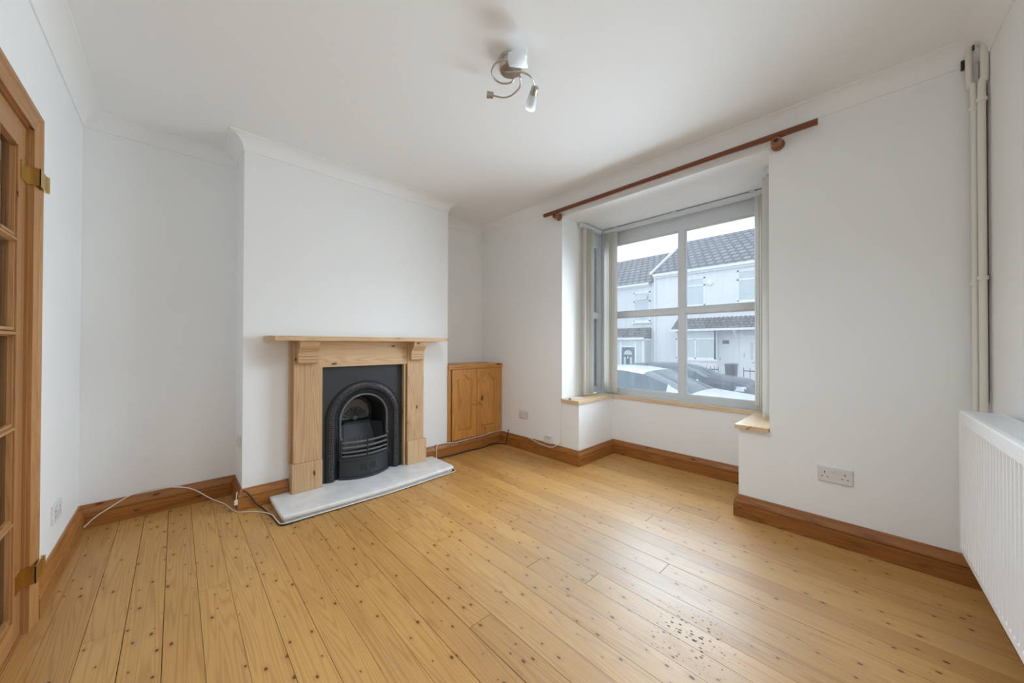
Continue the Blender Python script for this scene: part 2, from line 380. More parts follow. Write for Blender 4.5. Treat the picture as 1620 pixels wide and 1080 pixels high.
# ------------------------------------------------------------------ mesh helpers
class MB:
    """collects shapes, then links them as one mesh object"""
    def __init__(self): self.v = []; self.f = []; self.mi = []
    def add(self, verts, faces, mi=0):
        o = len(self.v)
        self.v += [tuple(p) for p in verts]
        for f in faces:
            self.f.append(tuple(o + i for i in f)); self.mi.append(mi)
        return self
    def box(self, x0, x1, y0, y1, z0, z1, bev=0.0, mi=0):
        x0, x1 = sorted((x0, x1)); y0, y1 = sorted((y0, y1)); z0, z1 = sorted((z0, z1))
        if bev <= 0:
            v = [(x, y, z) for z in (z0, z1) for y in (y0, y1) for x in (x0, x1)]
            return self.add(v, [(0, 2, 3, 1), (4, 5, 7, 6), (0, 1, 5, 4), (2, 6, 7, 3), (0, 4, 6, 2), (1, 3, 7, 5)], mi)
        bm = bmesh.new()
        bmesh.ops.create_cube(bm, size=1.0)
        for q in bm.verts:
            q.co = ((x0 + x1) / 2 + q.co.x * (x1 - x0), (y0 + y1) / 2 + q.co.y * (y1 - y0), (z0 + z1) / 2 + q.co.z * (z1 - z0))
        bmesh.ops.bevel(bm, geom=bm.edges[:], offset=bev, segments=2, affect='EDGES', profile=0.5)
        bm.verts.index_update()
        self.add([q.co.copy() for q in bm.verts], [[q.index for q in f.verts] for f in bm.faces], mi)
        bm.free(); return self
    def prism(self, pts, a0, a1, axis, mi=0):
        """polygon pts (2D in the two other axes, in xyz order) extruded along axis"""
        def P(p, a):
            if axis == 0: return (a, p[0], p[1])
            if axis == 1: return (p[0], a, p[1])
            return (p[0], p[1], a)
        k = len(pts)
        v = [P(p, a0) for p in pts] + [P(p, a1) for p in pts]
        f = [tuple(range(k))[::-1], tuple(range(k, 2 * k))] + [(i, (i + 1) % k, k + (i + 1) % k, k + i) for i in range(k)]
        return self.add(v, f, mi)
    def tube(self, pts, r, seg=8, caps=True, mi=0):
        pts = [Vector(p) for p in pts]
        rs = r if isinstance(r, (list, tuple)) else [r] * len(pts)
        rings = []; prev = None
        for i, p in enumerate(pts):
            t = (pts[min(i + 1, len(pts) - 1)] - pts[max(i - 1, 0)])
            t = t.normalized() if t.length > 1e-9 else Vector((0, 0, 1))
            if prev is None:
                ref = Vector((0, 0, 1)) if abs(t.z) < 0.9 else Vector((1, 0, 0))
                u = t.cross(ref).normalized()
            else:
                u = prev - t * prev.dot(t)
                u = u.normalized() if u.length > 1e-6 else t.orthogonal().normalized()
            prev = u
            w = t.cross(u)
            rings.append([p + (u * math.cos(2 * math.pi * k / seg) + w * math.sin(2 * math.pi * k / seg)) * rs[i] for k in range(seg)])
        v = [q for rg in rings for q in rg]
        f = []
        for i in range(len(rings) - 1):
            for k in range(seg):
                a, b = i * seg + k, i * seg + (k + 1) % seg
                f.append((a, b, b + seg, a + seg))
        if caps:
            f.append(tuple(range(seg))[::-1]); f.append(tuple(range((len(rings) - 1) * seg, len(rings) * seg)))
        return self.add(v, f, mi)
    def lathe(self, prof, origin, axis, seg=20, mi=0):
        """prof: (radius, distance along axis)"""
        o = Vector(origin); a = Vector(axis).normalized()
        u = a.orthogonal().normalized(); w = a.cross(u)
        v = []; f = []
        for r, d in prof:
            for k in range(seg):
                an = 2 * math.pi * k / seg
                v.append(o + a * d + (u * math.cos(an) + w * math.sin(an)) * max(r, 1e-5))
        for i in range(len(prof) - 1):
            for k in range(seg):
                p, q = i * seg + k, i * seg + (k + 1) % seg
                f.append((p, q, q + seg, p + seg))
        f.append(tuple(range(seg))[::-1]); f.append(tuple(range((len(prof) - 1) * seg, len(prof) * seg)))
        return self.add(v, f, mi)
    def build(self, name, mat, parent=None, smooth=False, label=None, angle=35):
        me = bpy.data.meshes.new(name)
        off = Vector(parent['_o']) if parent is not None and '_o' in parent else Vector((0, 0, 0))
        me.from_pydata([Vector(p) - off for p in self.v], [], self.f)
        for mt in (mat if isinstance(mat, (list, tuple)) else [mat]): me.materials.append(mt)
        if any(self.mi):
            for pl, i in zip(me.polygons, self.mi): pl.material_index = i
        bm = bmesh.new(); bm.from_mesh(me)
        bmesh.ops.recalc_face_normals(bm, faces=bm.faces[:])
        bm.to_mesh(me); bm.free()
        if smooth:
            for pl in me.polygons: pl.use_smooth = True
            try: me.set_sharp_from_angle(angle=math.radians(angle))
            except Exception: pass
        me.update()
        o = bpy.data.objects.new(name, me)
        COL.objects.link(o)
        o['_o'] = tuple(off)
        if parent is not None: o.parent = parent
        if label: o['label'] = label
        return o

def tag(o, label, cat, group=None, kind=None):
    o['label'] = label; o['category'] = cat
    if group: o['group'] = group
    if kind: o['kind'] = kind
    return o

def thing(name, loc, label, cat, group=None, kind=None):
    o = bpy.data.objects.new(name, None)
    o.empty_display_size = 0.1
    COL.objects.link(o); o.location = loc
    o['_o'] = tuple(loc)
    return tag(o, label, cat, group, kind)

def smooth_path(pts, sub=6):
    """Catmull-Rom through pts"""
    P = [Vector(p) for p in pts]; out = []
    for i in range(len(P) - 1):
        p0, p1, p2, p3 = P[max(i - 1, 0)], P[i], P[i + 1], P[min(i + 2, len(P) - 1)]
        for k in range(sub):
            t = k / sub
            out.append(0.5 * ((2 * p1) + (p2 - p0) * t + (2 * p0 - 5 * p1 + 4 * p2 - p3) * t * t + (3 * p1 - p0 - 3 * p2 + p3) * t ** 3))
    out.append(P[-1]); return out

def rnormal(a, b):
    d = Vector((b[0] - a[0], b[1] - a[1])).normalized()
    return Vector((d.y, -d.x))
def mitre(path, i, closed):
    k = len(path)
    n1 = rnormal(path[i - 1], path[i]) if (i > 0 or closed) else None
    n2 = rnormal(path[i], path[(i + 1) % k]) if (i < k - 1 or closed) else None
    if n1 is None: return n2
    if n2 is None: return n1
    return (n1 + n2) / (1 + n1.dot(n2))
def moulding(path, i, prof, closed=False):
    """one straight length path[i]->path[i+1] of a moulding, mitred to its neighbours; prof = closed loop of (out, z)"""
    k = len(path); j = (i + 1) % k
    mb = MB()
    v = []
    for q in (i, j):
        mt = mitre(path, q, closed)
        v += [(path[q][0] + mt.x * d, path[q][1] + mt.y * d, z) for d, z in prof]
    n = len(prof)
    f = [(a, (a + 1) % n, n + (a + 1) % n, n + a) for a in range(n)] + [tuple(range(n))[::-1], tuple(range(n, 2 * n))]
    return mb.add(v, f)

def struct(mb, name, mat, label, cat, smooth=False):
    o = mb.build(name, mat, smooth=smooth)
    return tag(o, label, cat, kind='structure')

# ================================================================== THE SETTING
YN = yr(-W)                                   # where the radiator wall meets the door wall
# ---- floor: sub-floor and every board
fl = MB().box(-W - 0.2, 0.9, YN - 0.2, 0.2, -0.12, -0.021).build('floor', M_GAP)
tag(fl, 'bare golden pine floorboards with knots, running up to the fireplace', 'floor', kind='structure')
BW = 0.109
k0 = -13
rng = random.Random(11)
forced = {(-1): [-2.215], (0): [-1.35], (14): [-2.62]}
for k in range(k0, 22):
    x0 = -1.728 + BW * k; x1 = x0 + BW
    if x1 < -W: continue
    x0 = max(x0, -W - 0.002)
    if x0 > 0.60: break
    x1 = min(x1, 0.61)
    bay = x0 > -0.01
    ya, yb = (-N2 - 0.01, -N1 + 0.01) if bay else (yr(x0) - 0.0, -0.002)
    cuts = []
    if not bay:
        cuts = list(forced.get(k, []))
        if not cuts:
            cuts = [rng.uniform(-2.9, -0.9)] if rng.random() < 0.62 else []
    ends = [ya] + sorted(cuts) + [yb]
    gx = rng.uniform(0.0002, 0.0005)
    if rng.random() < 0.25: gx = 0.0010
    for a, b in zip(ends[:-1], ends[1:]):
        dz = rng.uniform(-0.0005, 0.0)
        g = 0.0008
        mb = MB()
        c = 0.0006
        xa_, xb_, a_, b_ = x0 + gx, x1 - gx, a + g, b - g
        v = [(xa_, a_, -0.02), (xb_, a_, -0.02), (xb_, b_, -0.02), (xa_, b_, -0.02),
             (xa_, a_, dz - c), (xb_, a_, dz - c), (xb_, b_, dz - c), (xa_, b_, dz - c),
             (xa_ + c, a_ + c, dz), (xb_ - c, a_ + c, dz), (xb_ - c, b_ - c, dz), (xa_ + c, b_ - c, dz)]
        f = [(3, 2, 1, 0), (8, 9, 10, 11)]
        for q in range(4):
            r = (q + 1) % 4
            f += [(q, r, 4 + r, 4 + q), (4 + q, 4 + r, 8 + r, 8 + q)]
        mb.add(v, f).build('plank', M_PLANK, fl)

# ---- ceiling
struct(MB().box(-W - 0.2, 0.25, YN - 0.2, 0.2, H, H + 0.12), 'ceiling', M_CEIL, 'flat white painted ceiling over the whole room', 'ceiling')

# ---- walls
DY0, DY1, DZ = -1.052, -1.80, 1.952           # door opening in the door wall
T = 0.14
struct(MB().box(-W - T, -W, DY0, 0.2, -0.02, H + 0.02).box(-W - T, -W, YN - 0.2, DY1, -0.02, H + 0.02).box(-W - T, -W, DY1, DY0, DZ, H + 0.02),
       'wall_left', M_WALL, 'white painted wall with the glazed pine door in it', 'wall')
struct(MB().box(-W, 0.02, 0.0, 0.2, -0.02, H + 0.02), 'wall_alcove', M_WALL, 'white wall set back on both sides of the chimney breast', 'wall')
OX0, OX1, OZ = -1.80, -1.29, 0.78
struct(MB().box(-XA, OX0, -CB, 0.0, -0.02, H).box(OX1, -XB, -CB, 0.0, -0.02, H).box(OX0, OX1, -CB, 0.0, OZ, H).box(OX0, OX1, -0.10, 0.0, -0.02, OZ),
       'wall_chimney_breast', M_WALL, 'white chimney breast standing out behind the mantelpiece', 'wall')
wt = 0.25
struct(MB().box(0, wt, -B1, 0.2, -0.02, H + 0.02).box(0, wt, YR0 - 0.2, -B2, -0.02, H + 0.02).box(0, wt, -B2, -B1, HB, H + 0.02)
       .box(0, BD + 0.25, -N1, -B1, -0.02, SILL - 0.026).box(0, BD + 0.25, -B2, -N2, -0.02, SILL - 0.026)
       .box(BD, BD + 0.25, -N2, -N1, -0.02, SILL - 0.026)
       .box(wt, 0.36, -B1, -B1 + 0.2, -0.02, HB + 0.2).box(wt, 0.36, -B2 - 0.2, -B2, -0.02, HB + 0.2)
       .box(0.36, 0.85, -B1, -B1 + 0.2, -0.02, SILL - 0.026).box(0.36, 0.85, -B2 - 0.2, -B2, -0.02, SILL - 0.026)
       .box(wt, 0.85, -B2 - 0.2, -B1 + 0.2, HB, HB + 0.2),
       'wall_window', M_WALL, 'white wall with the square bay window recess and pine sill', 'wall')
struct(MB().prism([(-W - T, yr(-W - T) - 0.2), (0.02, YR0 - 0.2), (0.02, yr(0.02)), (-W - T, yr(-W - T))], -0.02, H + 0.02, 2),
       'wall_right', M_WALL, 'white wall behind the long radiator', 'wall')

# ---- cornice
LOOP = [(-W, YN), (-W, 0), (-XA, 0), (-XA, -CB), (-XB, -CB), (-XB, 0), (0, 0), (0, YR0)]
cove = [(0.0, H - CO_H - 0.007), (0.006, H - CO_H - 0.007), (0.006, H - CO_H)]
for q in range(1, 8):
    an = q / 8 * math.pi / 2
    cove.append((CO_P - (CO_P - 0.006) * math.cos(an), H - CO_H + (CO_H - 0.006) * math.sin(an)))
cove += [(CO_P, H - 0.006), (CO_P + 0.006, H - 0.005), (CO_P + 0.006, H + 0.001), (0.0, H + 0.001)]
where = ['above the glazed door', 'in the alcove over the cable', 'on the narrow chimney breast return over the cable', 'across the chimney breast front',
         'on the chimney breast return over the cupboard', 'in the alcove over the cupboard', 'above the curtain pole', 'above the radiator']
for i in range(8):
    struct(moulding(LOOP, i, cove, True), 'trim_%d' % (i + 1), M_COVE, 'white plaster cove cornice ' + where[i], 'cornice', smooth=True)

# ---- skirting boards
SK = [(0, 0.0), (SK_T, 0.0), (SK_T, 0.080), (SK_T - 0.002, 0.082), (SK_T - 0.006, 0.083), (SK_T - 0.006, 0.087), (SK_T - 0.001, 0.088), (SK_T - 0.001, 0.094)]
for q in range(1, 7):
    tt = q / 7
    SK.append((SK_T - 0.002 - 0.013 * (0.5 - 0.5 * math.cos(math.pi * tt)), 0.094 + 0.040 * tt))
SK += [(0.010, 0.135), (0.008, SK_H), (0, SK_H)]
PA = [(-W, -0.975), (-W, 0), (-XA, 0), (-XA, -CB), (-2.086, -CB)]
PBs = [(-1.014, -CB), (-0.865, -CB), (-0.002, -CB), (0, -CB), (0, -N1), (BD, -N1), (BD, -N2), (0, -N2), (0, YR0), (-W, YN)]
sk_names = [('baseboard_left', M_SKY, 'orange pine skirting board beside the glazed door'),
            ('baseboard_alcove', M_SKX, 'orange pine skirting board with the white cable looped over it'),
            ('baseboard_chimney_side', M_SKY, 'short pine skirting board on the narrow chimney breast return'),
            ('baseboard_chimney_front', M_SKX, 'pine skirting board between breast corner and mantelpiece foot, black cable over it')]
for i, (nm, mt, lb) in enumerate(sk_names):
    struct(moulding(PA, i, SK), nm, mt, lb, 'skirting board', smooth=True)
sk2 = [('baseboard_hearth_end', M_SKX, 'short pale pine skirting piece beside the mantelpiece foot', 0),
       ('baseboard_cupboard', M_SKX, 'pine skirting board under the alcove cupboard', 1),
       ('baseboard_window_wall', M_SKY, 'pine skirting board under the socket between cupboard and bay', 3),
       ('baseboard_bay_cheek', M_SKX, 'pine skirting board on the bay cheek below the sill', 4),
       ('baseboard_bay_front', M_SKY, 'pine skirting board across the bay under the window', 5),
       ('baseboard_bay_far_cheek', M_SKX, 'pine skirting board on the bay cheek facing the fireplace', 6),
       ('baseboard_socket_wall', M_SKY, 'pine skirting board under the double socket by the radiator', 7),
       ('baseboard_right', M_SKX, 'pine skirting board behind the radiator', 8)]
for nm, mt, lb, i in sk2:
    path = PBs if i != 0 and i != 1 else [(-1.014, -CB), (-0.865, -CB)] if i == 0 else [(-0.8635, -CB), (-SK_T * 0 - 0.0, -CB)]
    mbx = moulding(path, i if i > 1 else 0, SK)
    if i == 0: mbx.v = [(x, y, z * 0.97) for x, y, z in mbx.v]
    struct(mbx, nm, mt, lb, 'skirting board', smooth=True)

# ---- bay window sill (three boards)
st = 0.026
sl = thing('windowsill', (0.3, -2.05, SILL), 'three piece varnished pine window sill along the bay', 'window sill')
MB().prism([(-0.022, -B1 - 0.003), (-0.022, -N1 - 0.016), (BD - 0.018, -N1 - 0.016), (0.66, -N1 + 0.04), (0.66, -B1 - 0.003)], SILL - st, SILL, 2).build('side_board', M_SILLX, sl)
MB().prism([(BD - 0.016, -N1 - 0.014), (BD - 0.016, -N2 + 0.014), (0.66, -N2 - 0.04), (0.66, -N1 + 0.04)], SILL - st, SILL, 2).build('front_board', M_SILLY, sl)
MB().prism([(-0.022, -B2 + 0.003), (-0.022, -N2 + 0.018), (BD - 0.018, -N2 + 0.018), (0.66, -N2 - 0.04), (0.66, -B2 + 0.003)], SILL - st, SILL, 2).build('side_board', M_SILLX, sl)

# ================================================================== BAY WINDOWS
def bar(mb, o, u, s0, s1, z0, z1, d0, d1, bev=0.004):
    """box in a window plane: o origin (x,y), u along (2D), depth n = outward"""
    n = Vector((-u[1], u[0]))
    pts = []
    for s, d in ((s0, d0), (s1, d0), (s1, d1), (s0, d1)):
        pts.append((o[0] + u[0] * s + n.x * d, o[1] + u[1] * s + n.y * d))
    return mb.prism(pts, z0, z1, 2)
def window(name, o, u, length, zb, zt, posts, trans, label, fw_=0.06, open_sash=False):
    """frame with posts (list of s centres) and transom; depth goes outward"""
    wd = thing(name, (o[0], o[1], zb), label, 'window', kind='structure')
    mb = MB()
    bar(mb, o, u, 0, length, zb, zb + fw_, 0, 0.07); bar(mb, o, u, 0, length, zt - fw_, zt, 0, 0.07)
    bar(mb, o, u, 0, fw_, zb + fw_, zt - fw_, 0, 0.07); bar(mb, o, u, length - fw_, length, zb + fw_, zt - fw_, 0, 0.07)
    mb.build('frame', M_UPVC, wd)
    pw = 0.026
    for s in posts:
        mb = MB(); bar(mb, o, u, s - pw, s + pw, zb + fw_, zt - fw_, 0.0, 0.07); mb.build('mullion', M_UPVC, wd)
    edges = [fw_] + [e for s in posts for e in (s - pw, s + pw)] + [length - fw_]
    cols = [(edges[i], edges[i + 1]) for i in range(0, len(edges), 2)]
    rows = [(zb + fw_, trans - 0.026), (trans + 0.026, zt - fw_)]
    for a, b in cols:
        mb = MB(); bar(mb, o, u, a, b, trans - 0.026, trans + 0.026, 0.0, 0.07); mb.build('transom', M_UPVC, wd)
        for z0, z1 in rows:
            bd_ = 0.010
            mb = MB()
            bar(mb, o, u, a, b, z0, z0 + bd_, 0.012, 0.035); bar(mb, o, u, a, b, z1 - bd_, z1, 0.012, 0.035)
            bar(mb, o, u, a, a + bd_, z0 + bd_, z1 - bd_, 0.012, 0.035); bar(mb, o, u, b - bd_, b, z0 + bd_, z1 - bd_, 0.012, 0.035)
            bead = mb.build('glazing_bead', M_UPVC, wd)
            mb = MB(); bar(mb, o, u, a + 0.004, b - 0.004, z0 + 0.004, z1 - 0.004, 0.036, 0.040); mb.build('pane', M_GLASS, wd)
            if open_sash:
                mb = MB(); bar(mb, o, u, b - bd_ - 0.014, b - bd_, z0 + bd_, z1 - bd_, 0.041, 0.06); mb.build('outer_frame', M_ROSE, wd)
    return wd
# outward normal of u=(0,-1) is (1,0)
window('window_1', (0.70, -B1 - 0.012), (0, -1), B2 - B1 - 0.024, SILL + 0.004, HB - 0.115, [2.08 - B1 - 0.012], 1.432,
       'four pane white plastic window at the front of the bay', fw_=0.051)
MB().box(0.70, 0.80, -B2, -B1, HB - 0.115, HB).box(0.69, 0.80, -B2, -B1, SILL - 0.03, SILL + 0.004).build('frame_packer', M_UPVC, bpy.data.objects['window_1'])
window('window_2', (0.36, -B1 + 0.005), (1, 0), 0.35, SILL + 0.004, HB - 0.115, [], 1.432,
       'narrow two pane window on the bay side next to the cupboard wall', fw_=0.051, open_sash=True)
MB().box(0.36, 0.72, -B1 + 0.075, -B1 + 0.004, HB - 0.115, HB).build('frame_packer', M_UPVC, bpy.data.objects['window_2'])
window('window_3', (0.71, -B2 - 0.005), (-1, 0), 0.35, SILL + 0.004, HB - 0.115, [], 1.432,
       'narrow two pane window on the bay side next to the radiator', fw_=0.051, open_sash=True)
MB().box(0.36, 0.72, -B2 - 0.075, -B2 - 0.004, HB - 0.115, HB).build('frame_packer', M_UPVC, bpy.data.objects['window_3'])
MB().box(0.71, 0.80, -B1 - 0.012, -B1 + 0.075, SILL - 0.03, HB).box(0.71, 0.80, -B2 - 0.075, -B2 + 0.012, SILL - 0.03, HB).build('corner_post', M_UPVC, bpy.data.objects['window_1'])

# ---- vertical blinds
ZR = HB - 0.048                               # underside of head rails
def slat(parent, x, y, rot, z0=SILL + 0.018, z1=ZR - 0.004, w=0.089):
    mb = MB(); c, s = math.cos(rot), math.sin(rot)
    n = 6; pts = []
    for q in range(n + 1):
        t = (q / n - 0.5) * w; b = 0.004 * math.cos((q / n - 0.5) * math.pi)
        pts.append((x + c * t - s * b, y + s * t + c * b))
    back = [(p[0] - s * 0.0008, p[1] + c * 0.0008) for p in pts][::-1]
    mb.prism(pts + back, z0 + 0.004, z1, 2)
    o = mb.build('slat', M_FAB, parent, smooth=True)
    mb = MB(); t = w * 0.48
    mb.prism([(x - c * t - s * 0.002, y - s * t + c * 0.002), (x + c * t - s * 0.002, y + s * t + c * 0.002),
              (x + c * t + s * 0.003, y + s * t - c * 0.003), (x - c * t + s * 0.003, y - s * t - c * 0.003)], z0, z0 + 0.035, 2)
    mb.build('weight', M_FAB, o)
    return o
fb = thing('vertical_blind', (0.64, -2.05, HB - 0.048), 'cream vertical blind drawn to both ends of the front bay window', 'blind')
MB().box(0.618, 0.662, -B2 + 0.03, -B1 - 0.07, ZR, HB - 0.010, bev=0.004).build('head_rail', M_UPVC, fb)
for y in (-1.45, -2.05, -2.65): MB().box(0.610, 0.690, y - 0.018, y + 0.018, HB - 0.016, HB - 0.001).build('bracket', M_UPVC, fb)
for i, y in enumerate((-1.335, -1.352, -1.372, -1.395, -1.418)): slat(fb, 0.640, y, math.radians(64 + 5 * i))
for i, y in enumerate((-2.705, -2.722, -2.738, -2.752)): slat(fb, 0.640, y, math.radians(118 + 3 * i))
MB().tube([(0.655, -1.447, z) for z in (ZR, 1.6, 0.95)], 0.0016, 6).build('chain', M_PLAST, fb)
sb = thing('vertical_blind', (0.45, -1.28, HB - 0.048), 'cream vertical blind on the narrow bay window next to the cupboard wall', 'blind')
MB().box(0.255, 0.606, -B1 - 0.065, -B1 - 0.025, ZR, HB - 0.010, bev=0.004).build('head_rail', M_UPVC, sb)
MB().box(0.249, 0.2545, -B1 - 0.068, -B1 - 0.022, ZR - 0.004, HB - 0.006).build('end_cap', M_PLAST, sb)
for i, x in enumerate((0.300, 0.335, 0.372, 0.40)): slat(sb, x, -B1 - 0.047, math.radians(62 + 9 * i))
ob = thing('vertical_blind', (0.45, -2.82, HB - 0.048), 'cream vertical blind on the narrow bay window next to the radiator', 'blind')
MB().box(0.255, 0.606, -B2 + 0.025, -B2 + 0.065, ZR, HB - 0.010, bev=0.004).build('head_rail', M_UPVC, ob)
MB().box(0.249, 0.2545, -B2 + 0.022, -B2 + 0.068, ZR - 0.004, HB - 0.006).build('end_cap', M_PLAST, ob)
for i, x in enumerate((0.30, 0.335, 0.37)): slat(ob, x, -B2 + 0.047, math.radians(105 + 8 * i))

bx = thing('cable_connector_box', (0.05, -1.37, SILL), 'small white plastic box lying on the pine window sill', 'box')
a_ = Vector((0.0, -1.335)); b_ = Vector((0.105, -1.395)); dd = (b_ - a_).normalized(); nn = Vector((-dd.y, dd.x)) * 0.016
MB().prism([tuple(a_ + nn), tuple(a_ - nn), tuple(b_ - nn), tuple(b_ + nn)], SILL, SILL + 0.018, 2).build('case', M_PLAST, bx)
c_ = a_ - dd * 0.012
MB().prism([tuple(a_ + nn * 0.8), tuple(a_ - nn * 0.8), tuple(c_ - nn * 0.8), tuple(c_ + nn * 0.8)], SILL, SILL + 0.015, 2).build('plug', M_GRIL, bx)

# ---- curtain pole
cp = thing('curtain_pole', (-0.062, -2.08, 2.386), 'dark stained wooden curtain pole fixed above the bay window', 'curtain pole')
oct_ = [(-0.062 + 0.0185 * math.cos(a), 2.388 + 0.0185 * math.sin(a)) for a in [math.pi / 8 + q * math.pi / 4 for q in range(8)]]
MB().prism([(p[0], p[1]) for p in oct_], -1.062, -3.105, 1).build('rod', M_POLE, cp)
for y in (-1.205, -2.915):
    b = MB().lathe([(0.030, 0), (0.034, 0.004), (0.034, 0.010), (0.024, 0.016), (0.017, 0.026), (0.019, 0.034), (0.026, 0.044), (0.029, 0.058), (0.027, 0.076), (0.018, 0.082)],
                   (-0.0005, y, 2.350), (-1, 0, 0), 18).build('bracket', M_BRKT, cp, smooth=True)
    MB().lathe([(0.012, 0.0), (0.012, 0.002)], (-0.082, y, 2.350), (-1, 0, 0), 12).build('bore', M_DARK, b)

# ================================================================== GLAZED DOOR
XD = -W - 0.006                                # face of the door leaf
dr = thing('door_1', (XD, DY0, 0.0), 'glazed pine door with small panes and brass hinges', 'door', kind='structure')
y0d, y1d = DY0 - 0.008, DY1 + 0.008
xb = XD - 0.040
SW = 0.082
rails_z = [0.012, 0.105, 0.455, 0.805, 1.155, 1.500, 1.838, DZ - 0.006]
MB().box(XD, xb, y0d, y0d - SW, 0.012, DZ - 0.006, bev=0.002).build('stile', M_DOORZ, dr)
MB().box(XD, xb, y1d, y1d + SW, 0.012, DZ - 0.006, bev=0.002).build('stile', M_DOORZ, dr)
ya_, yb_ = y1d + SW, y0d - SW
MB().box(XD, xb, ya_, yb_, 0.012, 0.095, bev=0.002).build('rail', M_DOORY, dr)
MB().box(XD, xb, ya_, yb_, 1.848, DZ - 0.006, bev=0.002).build('rail', M_DOORY, dr)
def bar_profile(z): return [(XD - 0.001, z - 0.004), (XD - 0.001, z + 0.004), (XD - 0.014, z + 0.011), (xb + 0.014, z + 0.011), (xb + 0.001, z + 0.004), (xb + 0.001, z - 0.004), (xb + 0.014, z - 0.011), (XD - 0.014, z - 0.011)]
for z in (0.455, 0.805, 1.155, 1.500):
    MB().prism(bar_profile(z), ya_, yb_, 1).build('glazing_bar', M_DOORY, dr)
ncol = 3
cw = (yb_ - ya_) / ncol
for c in range(1, ncol):
    yc = ya_ + cw * c
    pr = [(XD - 0.001, yc - 0.004), (XD - 0.001, yc + 0.004), (XD - 0.014, yc + 0.011), (xb + 0.014, yc + 0.011), (xb + 0.001, yc + 0.004), (xb + 0.001, yc - 0.004), (xb + 0.014, yc - 0.011), (XD - 0.014, yc - 0.011)]
    MB().prism(pr, 0.095, 1.848, 2).build('glazing_bar', M_DOORZ, dr)
zz = [0.095, 0.455, 0.805, 1.155, 1.500, 1.848]
for c in range(ncol):
    for r in range(5):
        yl, yh = ya_ + cw * c, ya_ + cw * (c + 1)
        MB().box(XD - 0.019, XD - 0.023, yl + 0.002, yh - 0.002, zz[r] + 0.002, zz[r + 1] - 0.002).build('pane', M_DGLASS, dr)
        if c == ncol - 1:
            mb = MB()
            mb.box(XD - 0.006, XD - 0.018, yh - 0.012, yh, zz[r] + 0.01, zz[r + 1] - 0.01)
            mb.box(XD - 0.006, XD - 0.018, yl + 0.01, yh - 0.012, zz[r] + (0.0 if r == 0 else 0.011), zz[r] + 0.022)
            mb.build('glazing_bead', M_DOORZ, dr)
for z0 in (0.185, 1.735):
    hg = MB().box(XD, XD + 0.0035, DY0 - 0.075, DY0 - 0.005, z0, z0 + 0.068).box(XD + 0.0035, XD + 0.036, DY0 - 0.010, DY0 - 0.005, z0, z0 + 0.068)\
        .box(XD + 0.033, XD + 0.0365, DY0 - 0.010, -0.968, z0, z0 + 0.066).build('hinge', M_BRASS, dr, label='brass hinge')
    for i in range(5):
        MB().tube([(XD + 0.036, -0.965, z0 + i * 0.0133 + 0.0005), (XD + 0.036, -0.965, z0 + (i + 1) * 0.0133 - 0.0005)], 0.0065, 10).build('knuckle', M_BRASS, hg, smooth=True)
# lining and architrave
AW = 0.078
tr = thing('trim_9', (-W, DY0, 0), 'pine architrave and lining around the glazed door', 'door frame', kind='structure')
AR = [(0, 0), (0.013, 0), (0.015, 0.012), (0.013, 0.020), (0.017, 0.030), (0.017, 0.048), (0.023, 0.056), (0.024, 0.070), (0.020, AW), (0, AW)]
def arch_leg(y, sgn):
    return MB().add([(-W + d, y + sgn * s, 0.0) for d, s in AR] + [(-W + d, y + sgn * s, DZ + s) for d, s in AR],
                    [(i, (i + 1) % len(AR), len(AR) + (i + 1) % len(AR), len(AR) + i) for i in range(len(AR))] + [tuple(range(len(AR)))])
arch_leg(DY0, 1).build('architrave', M_DOORZ, tr)
arch_leg(DY1, -1).build('architrave', M_DOORZ, tr)
MB().add([(-W + d, DY0 + s, DZ + s) for d, s in AR] + [(-W + d, DY1 - s, DZ + s) for d, s in AR],
         [(i, (i + 1) % len(AR), len(AR) + (i + 1) % len(AR), len(AR) + i) for i in range(len(AR))]).build('architrave', M_DOORY, tr)
MB().box(-W - T - 0.01, -W + 0.002, DY0 - 0.006, DY0, 0, DZ).build('lining', M_DOORZ, tr)
MB().box(-W - T - 0.01, -W + 0.002, DY1, DY1 + 0.006, 0, DZ).build('lining', M_DOORZ, tr)
MB().box(-W - T - 0.01, -W + 0.002, DY1, DY0, DZ - 0.004, DZ + 0.002).build('lining', M_DOORY, tr)
MB().box(-W - T - 0.01, -W - 0.0025, DY1 + 0.006, DY0 - 0.006, -0.02, 0.0095).build('threshold', M_DOORY, tr)
MB().box(xb - 0.002, xb - 0.035, DY0 - 0.018, DY0 - 0.006, 0, DZ - 0.006).build('door_stop', M_DOORZ, tr)
MB().box(xb - 0.002, xb - 0.035, DY1 + 0.006, DY1 + 0.018, 0, DZ - 0.006).build('door_stop', M_DOORZ, tr)
# hall beyond
HX = -4.35
struct(MB().box(HX - 0.1, -W - T, -4.0, 0.3, -0.12, -0.003), 'floor_hall', M_PAVE, 'hall floor seen through the glazed door', 'floor')
struct(MB().box(HX - 0.1, HX, -4.0, 0.3, -0.02, H).box(HX, -W - T, 0.2, 0.3, -0.02, H).box(HX, -W - T, -4.0, -3.9, -0.02, H), 'wall_hall', M_WALL, 'white hall wall seen through the glazed door', 'wall')
struct(MB().box(HX - 0.1, -W - T, -4.0, 0.3, H, H + 0.1), 'ceiling_hall', M_CEIL, 'white hall ceiling beyond the glazed door', 'ceiling')

# ================================================================== FIREPLACE
HZ = 0.050
